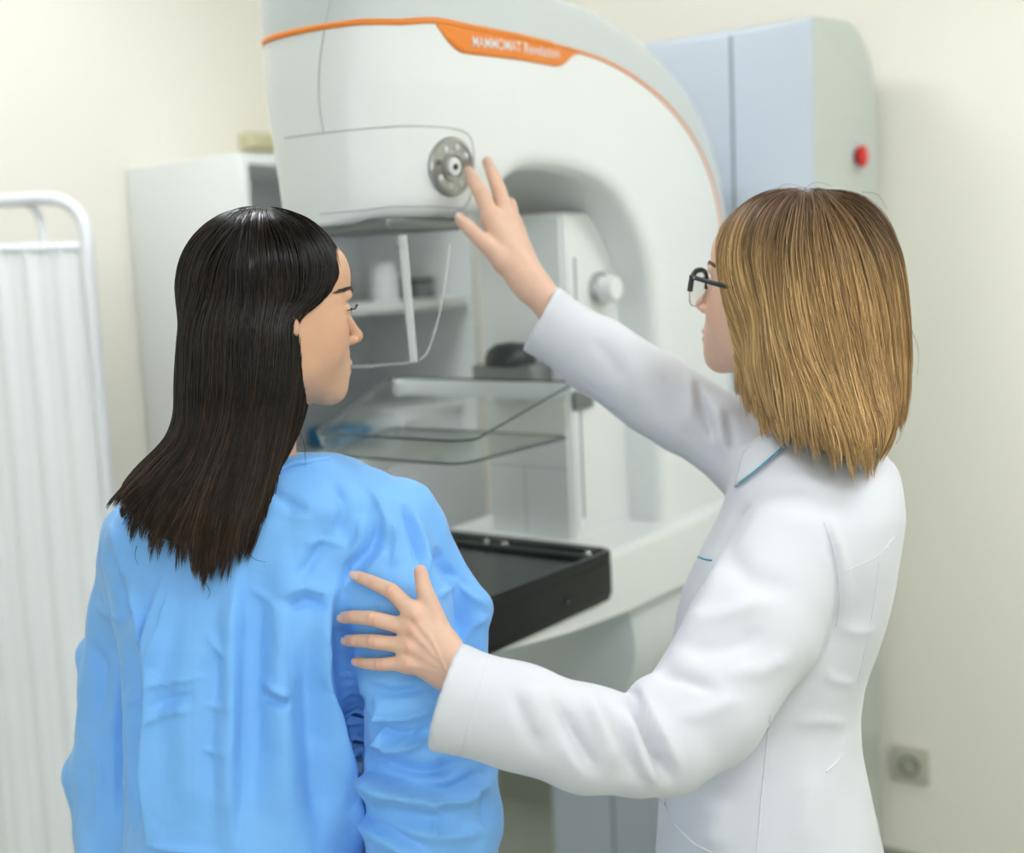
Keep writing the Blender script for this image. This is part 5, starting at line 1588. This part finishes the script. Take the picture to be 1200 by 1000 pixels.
# glasses
gl = bpy.data.objects.new('eyeglasses', None); COL.objects.link(gl); gl.parent = doctor
gl.location = Vector(v2w(H2.out((.09, 0, 0)))-doc_floor); gl['label'] = 'black browline eyeglasses'
def hl(q): return v2w(H2.out(q))
GXP = .102
for s in (1, -1):
    ang = np.linspace(0, 2*math.pi, 40, endpoint=False)
    def rim_pt(a, gx=GXP):
        ca, sa = math.cos(a), math.sin(a)
        r = (abs(ca)**2.6+abs(sa)**2.6)**(-1/2.6)
        y = .036+.0270*r*ca; z = -.008+.0235*r*sa
        return (gx-.004*((y-.02)/.05)**2*(1 if y > .02 else 0), s*y, z)
    loop = np.array([hl(rim_pt(a)) for a in ang])
    fwv = v2w(H2.O+H2.R[:, 0])-v2w(H2.O)
    bm = bmesh.new(); c1 = [bm.verts.new(p) for p in loop]; c2 = [bm.verts.new(p-fwv*.0018) for p in loop]
    bm.faces.new(c1); bm.faces.new(c2[::-1])
    for i in range(40): bm.faces.new((c1[i], c2[i], c2[(i+1) % 40], c1[(i+1) % 40]))
    bm_obj('lens', bm, LENSM, gl, auto=30)
    tube('lower_rim', np.array([hl(rim_pt(a)) for a in np.linspace(math.pi*.97, math.pi*2.03, 30)])-fwv*.0009, .0008, CHROME, gl, 6)
    bm = tube_bm(np.array([hl(rim_pt(a)) for a in np.linspace(-.12, math.pi+.12, 30)])-fwv*.0009, np.concatenate([np.linspace(.0036, .0034, 15), np.linspace(.0034, .0024, 15)]), 8)
    bm_obj('brow_bar', bm, BLACKP, gl, auto=60)
    tube('hinge', [hl((.0975, s*.0645, .008)), hl((.094, s*.0700, .0085))], .0032, BLACKP, gl, 8)
    tube('temple', smooth_path([hl((.0965, s*.0690, .0085)), hl((.06, s*.0745, .0045)), hl((.01, s*.0790, .0005)), hl((-.012, s*.0800, -.004)), hl((-.022, s*.079, -.022))], 6), .0029, BLACKP, gl, 8)
    lathe('rivet', hl((.090, s*.0722, .0078)), v2w(H2.O+H2.R[:, 1]*s)-v2w(H2.O), [(.0012, 0), (.0012, .001), (0, .0012)], CHROME, gl, 10)
tube('bridge', smooth_path([hl((.1015, -.0105, -.001)), hl((.1045, 0, .0025)), hl((.1015, .0105, -.001))], 5), .0013, CHROME, gl, 8)

# hair: chin-length layered bob
hline2 = np.array([(-.30, .30), (.20, .30), (.20, .072), (.088, .066), (.075, .045), (.062, .02), (.05, -.01), (.035, -.05), (.02, -.14), (-.30, -.14)])
HS2 = Stack([(223, 935, 968, 1.55, .012), (229, 900, 1000, 1.55, .036), (239, 880, 1012, 1.55, .056), (256, 866, 1029, 1.55, .076), (282, 860, 1040, 1.548, .092), (310, 862, 1048, 1.545, .102), (340, 866, 1052, 1.543, .105),
             (380, 870, 1055, 1.54, .107), (430, 871, 1057, 1.535, .108), (465, 884, 1050, 1.525, .110), (492, 900, 1040, 1.505, .108), (512, 923, 1029, 1.482, .096), (527, 953, 1017, 1.460, .073), (537, 980, 1005, 1.442, .040)], 2.5, sm=1.2)
def hair_fn2(P):
    L = H2.loc(P)
    s = H2.skull(L)-.012
    c = poly_sdf(L[:, [0, 2]], hline2)
    return smin(smax(s, c, .010), HS2(P), .012)
lo = V(835, 575, 1.55); hi = V(1090, 210, 1.55)
VH2, FH2 = surface(hair_fn2, (lo[0]-.02, lo[1]-.01, 1.38), (hi[0]+.03, hi[1]+.01, 1.70), .0035, 2)
rng = np.random.default_rng(23)
ctrl2 = [(965, 224, 0, 1), (880, 245, -.4, 1), (858, 280, -.02, 1), (905, 232, -.45, 1), (1000, 234, .45, 1), (1032, 260, .4, 1), (1050, 310, .15, 1), (866, 310, .25, 1), (880, 350, .35, 1), (905, 400, .45, 1), (940, 440, .45, 1),
         (920, 320, .12, 1), (960, 300, .12, 1), (960, 380, .22, 1), (1000, 320, .15, 1), (1010, 420, .15, 1), (1062, 400, .02, 1), (1066, 470, -.32, 1), (1050, 520, -.55, 1), (1072, 430, -.08, 1), (875, 420, .15, 1), (885, 470, .3, 1),
         (915, 490, .35, 1), (960, 510, .35, 1), (1000, 530, .2, 1), (1020, 480, .05, 1), (900, 270, -.1, 1), (940, 260, -.05, 1), (1000, 270, .2, 1)]
def free2(px, py): return py > np.interp(px, [865, 880, 895, 930, 965, 1000, 1020, 1045, 1060, 1075], [470, 490, 510, 532, 547, 560, 560, 530, 492, 460])-46
def stop2(px, py, P):
    j = 7*np.sin(px*.31)+5*np.sin(px*.83+.6)
    return py > np.interp(px, [865, 880, 895, 930, 965, 1000, 1020, 1045, 1060, 1075], [470, 490, 510, 532, 547, 562, 562, 530, 492, 460])+j-1
dxy = flow_dir(*v2px(VH2), ctrl2)
across = v2px(VH2)[0]*dxy[1]-v2px(VH2)[1]*dxy[0]
VH2 = VH2-vnormals(VH2, FH2)*(.0022+.0018*np.sin(across*.5+2*np.sin(across*.11)))[:, None]
def base_col2(px, py):
    root = np.clip(1-(py-222-10*np.sin(px*.05))/115, 0, 1)[..., None]
    return np.array([.53, .325, .13])*(1-root)+np.array([.13, .066, .036])*root
c0_ = base_col2(*v2px(VH2))*.55
hair2 = finish('hair', VH2, FH2, HAIRB, doctor, c0_)
hair2['label'] = 'caramel blonde bob with darker roots'
var2 = rng.random(20000)
lockv = rng.random(4000)
def col2(C, keep, tp):
    px, py = v2px(C)
    v = var2[keep][:, None, None]
    b = base_col2(px, py)
    dx_, dy_ = flow_dir(px.ravel(), py.ravel(), ctrl2); ac = (px.ravel()*dy_-py.ravel()*dx_).reshape(px.shape)[:, :1]
    lk = (np.sin(ac*.23+1.9*np.sin(ac*.061))*.6+np.sin(ac*.071+.8)*.4)[..., None]
    c = b*(.5+.8*v)*(1+.38*lk)
    gold = (v > .78)
    return np.clip(np.where(gold, c*np.array([1.15, 1.2, 1.35]), c), 0, .9)
def near_bias2(cen): return np.where(cen[:, 2] < 1.56, 1.0, .3)
strands_for(hair_fn2, VH2, FH2, ctrl2, stop2, free2, 6000, 36, .0085, rng, col2, HAIRB, hair2, .0042, .00055, .07, near_bias2)
bm = bmesh.new()
for P_ in ([(940, 224), (955, 214), (975, 218)], [(1010, 225), (1028, 228), (1040, 245)], [(905, 228), (920, 216), (945, 220)], [(1066, 380), (1076, 410), (1075, 440)], [(895, 500), (900, 515), (899, 528)], [(1050, 520), (1056, 510), (1062, 490)]):
    pth = smooth_path([V(x, y, 1.54) for x, y in P_], 5)
    tube_bm(v2w(pth), np.linspace(.0004, .0002, len(pth)), 3, bm=bm)
o = bm_obj('wisps', bm, HAIRB, hair2, smooth=True); set_tint(o.data, np.tile(np.array([.3, .17, .08]), (len(o.data.vertices), 1)))
o['kind'] = 'stuff'
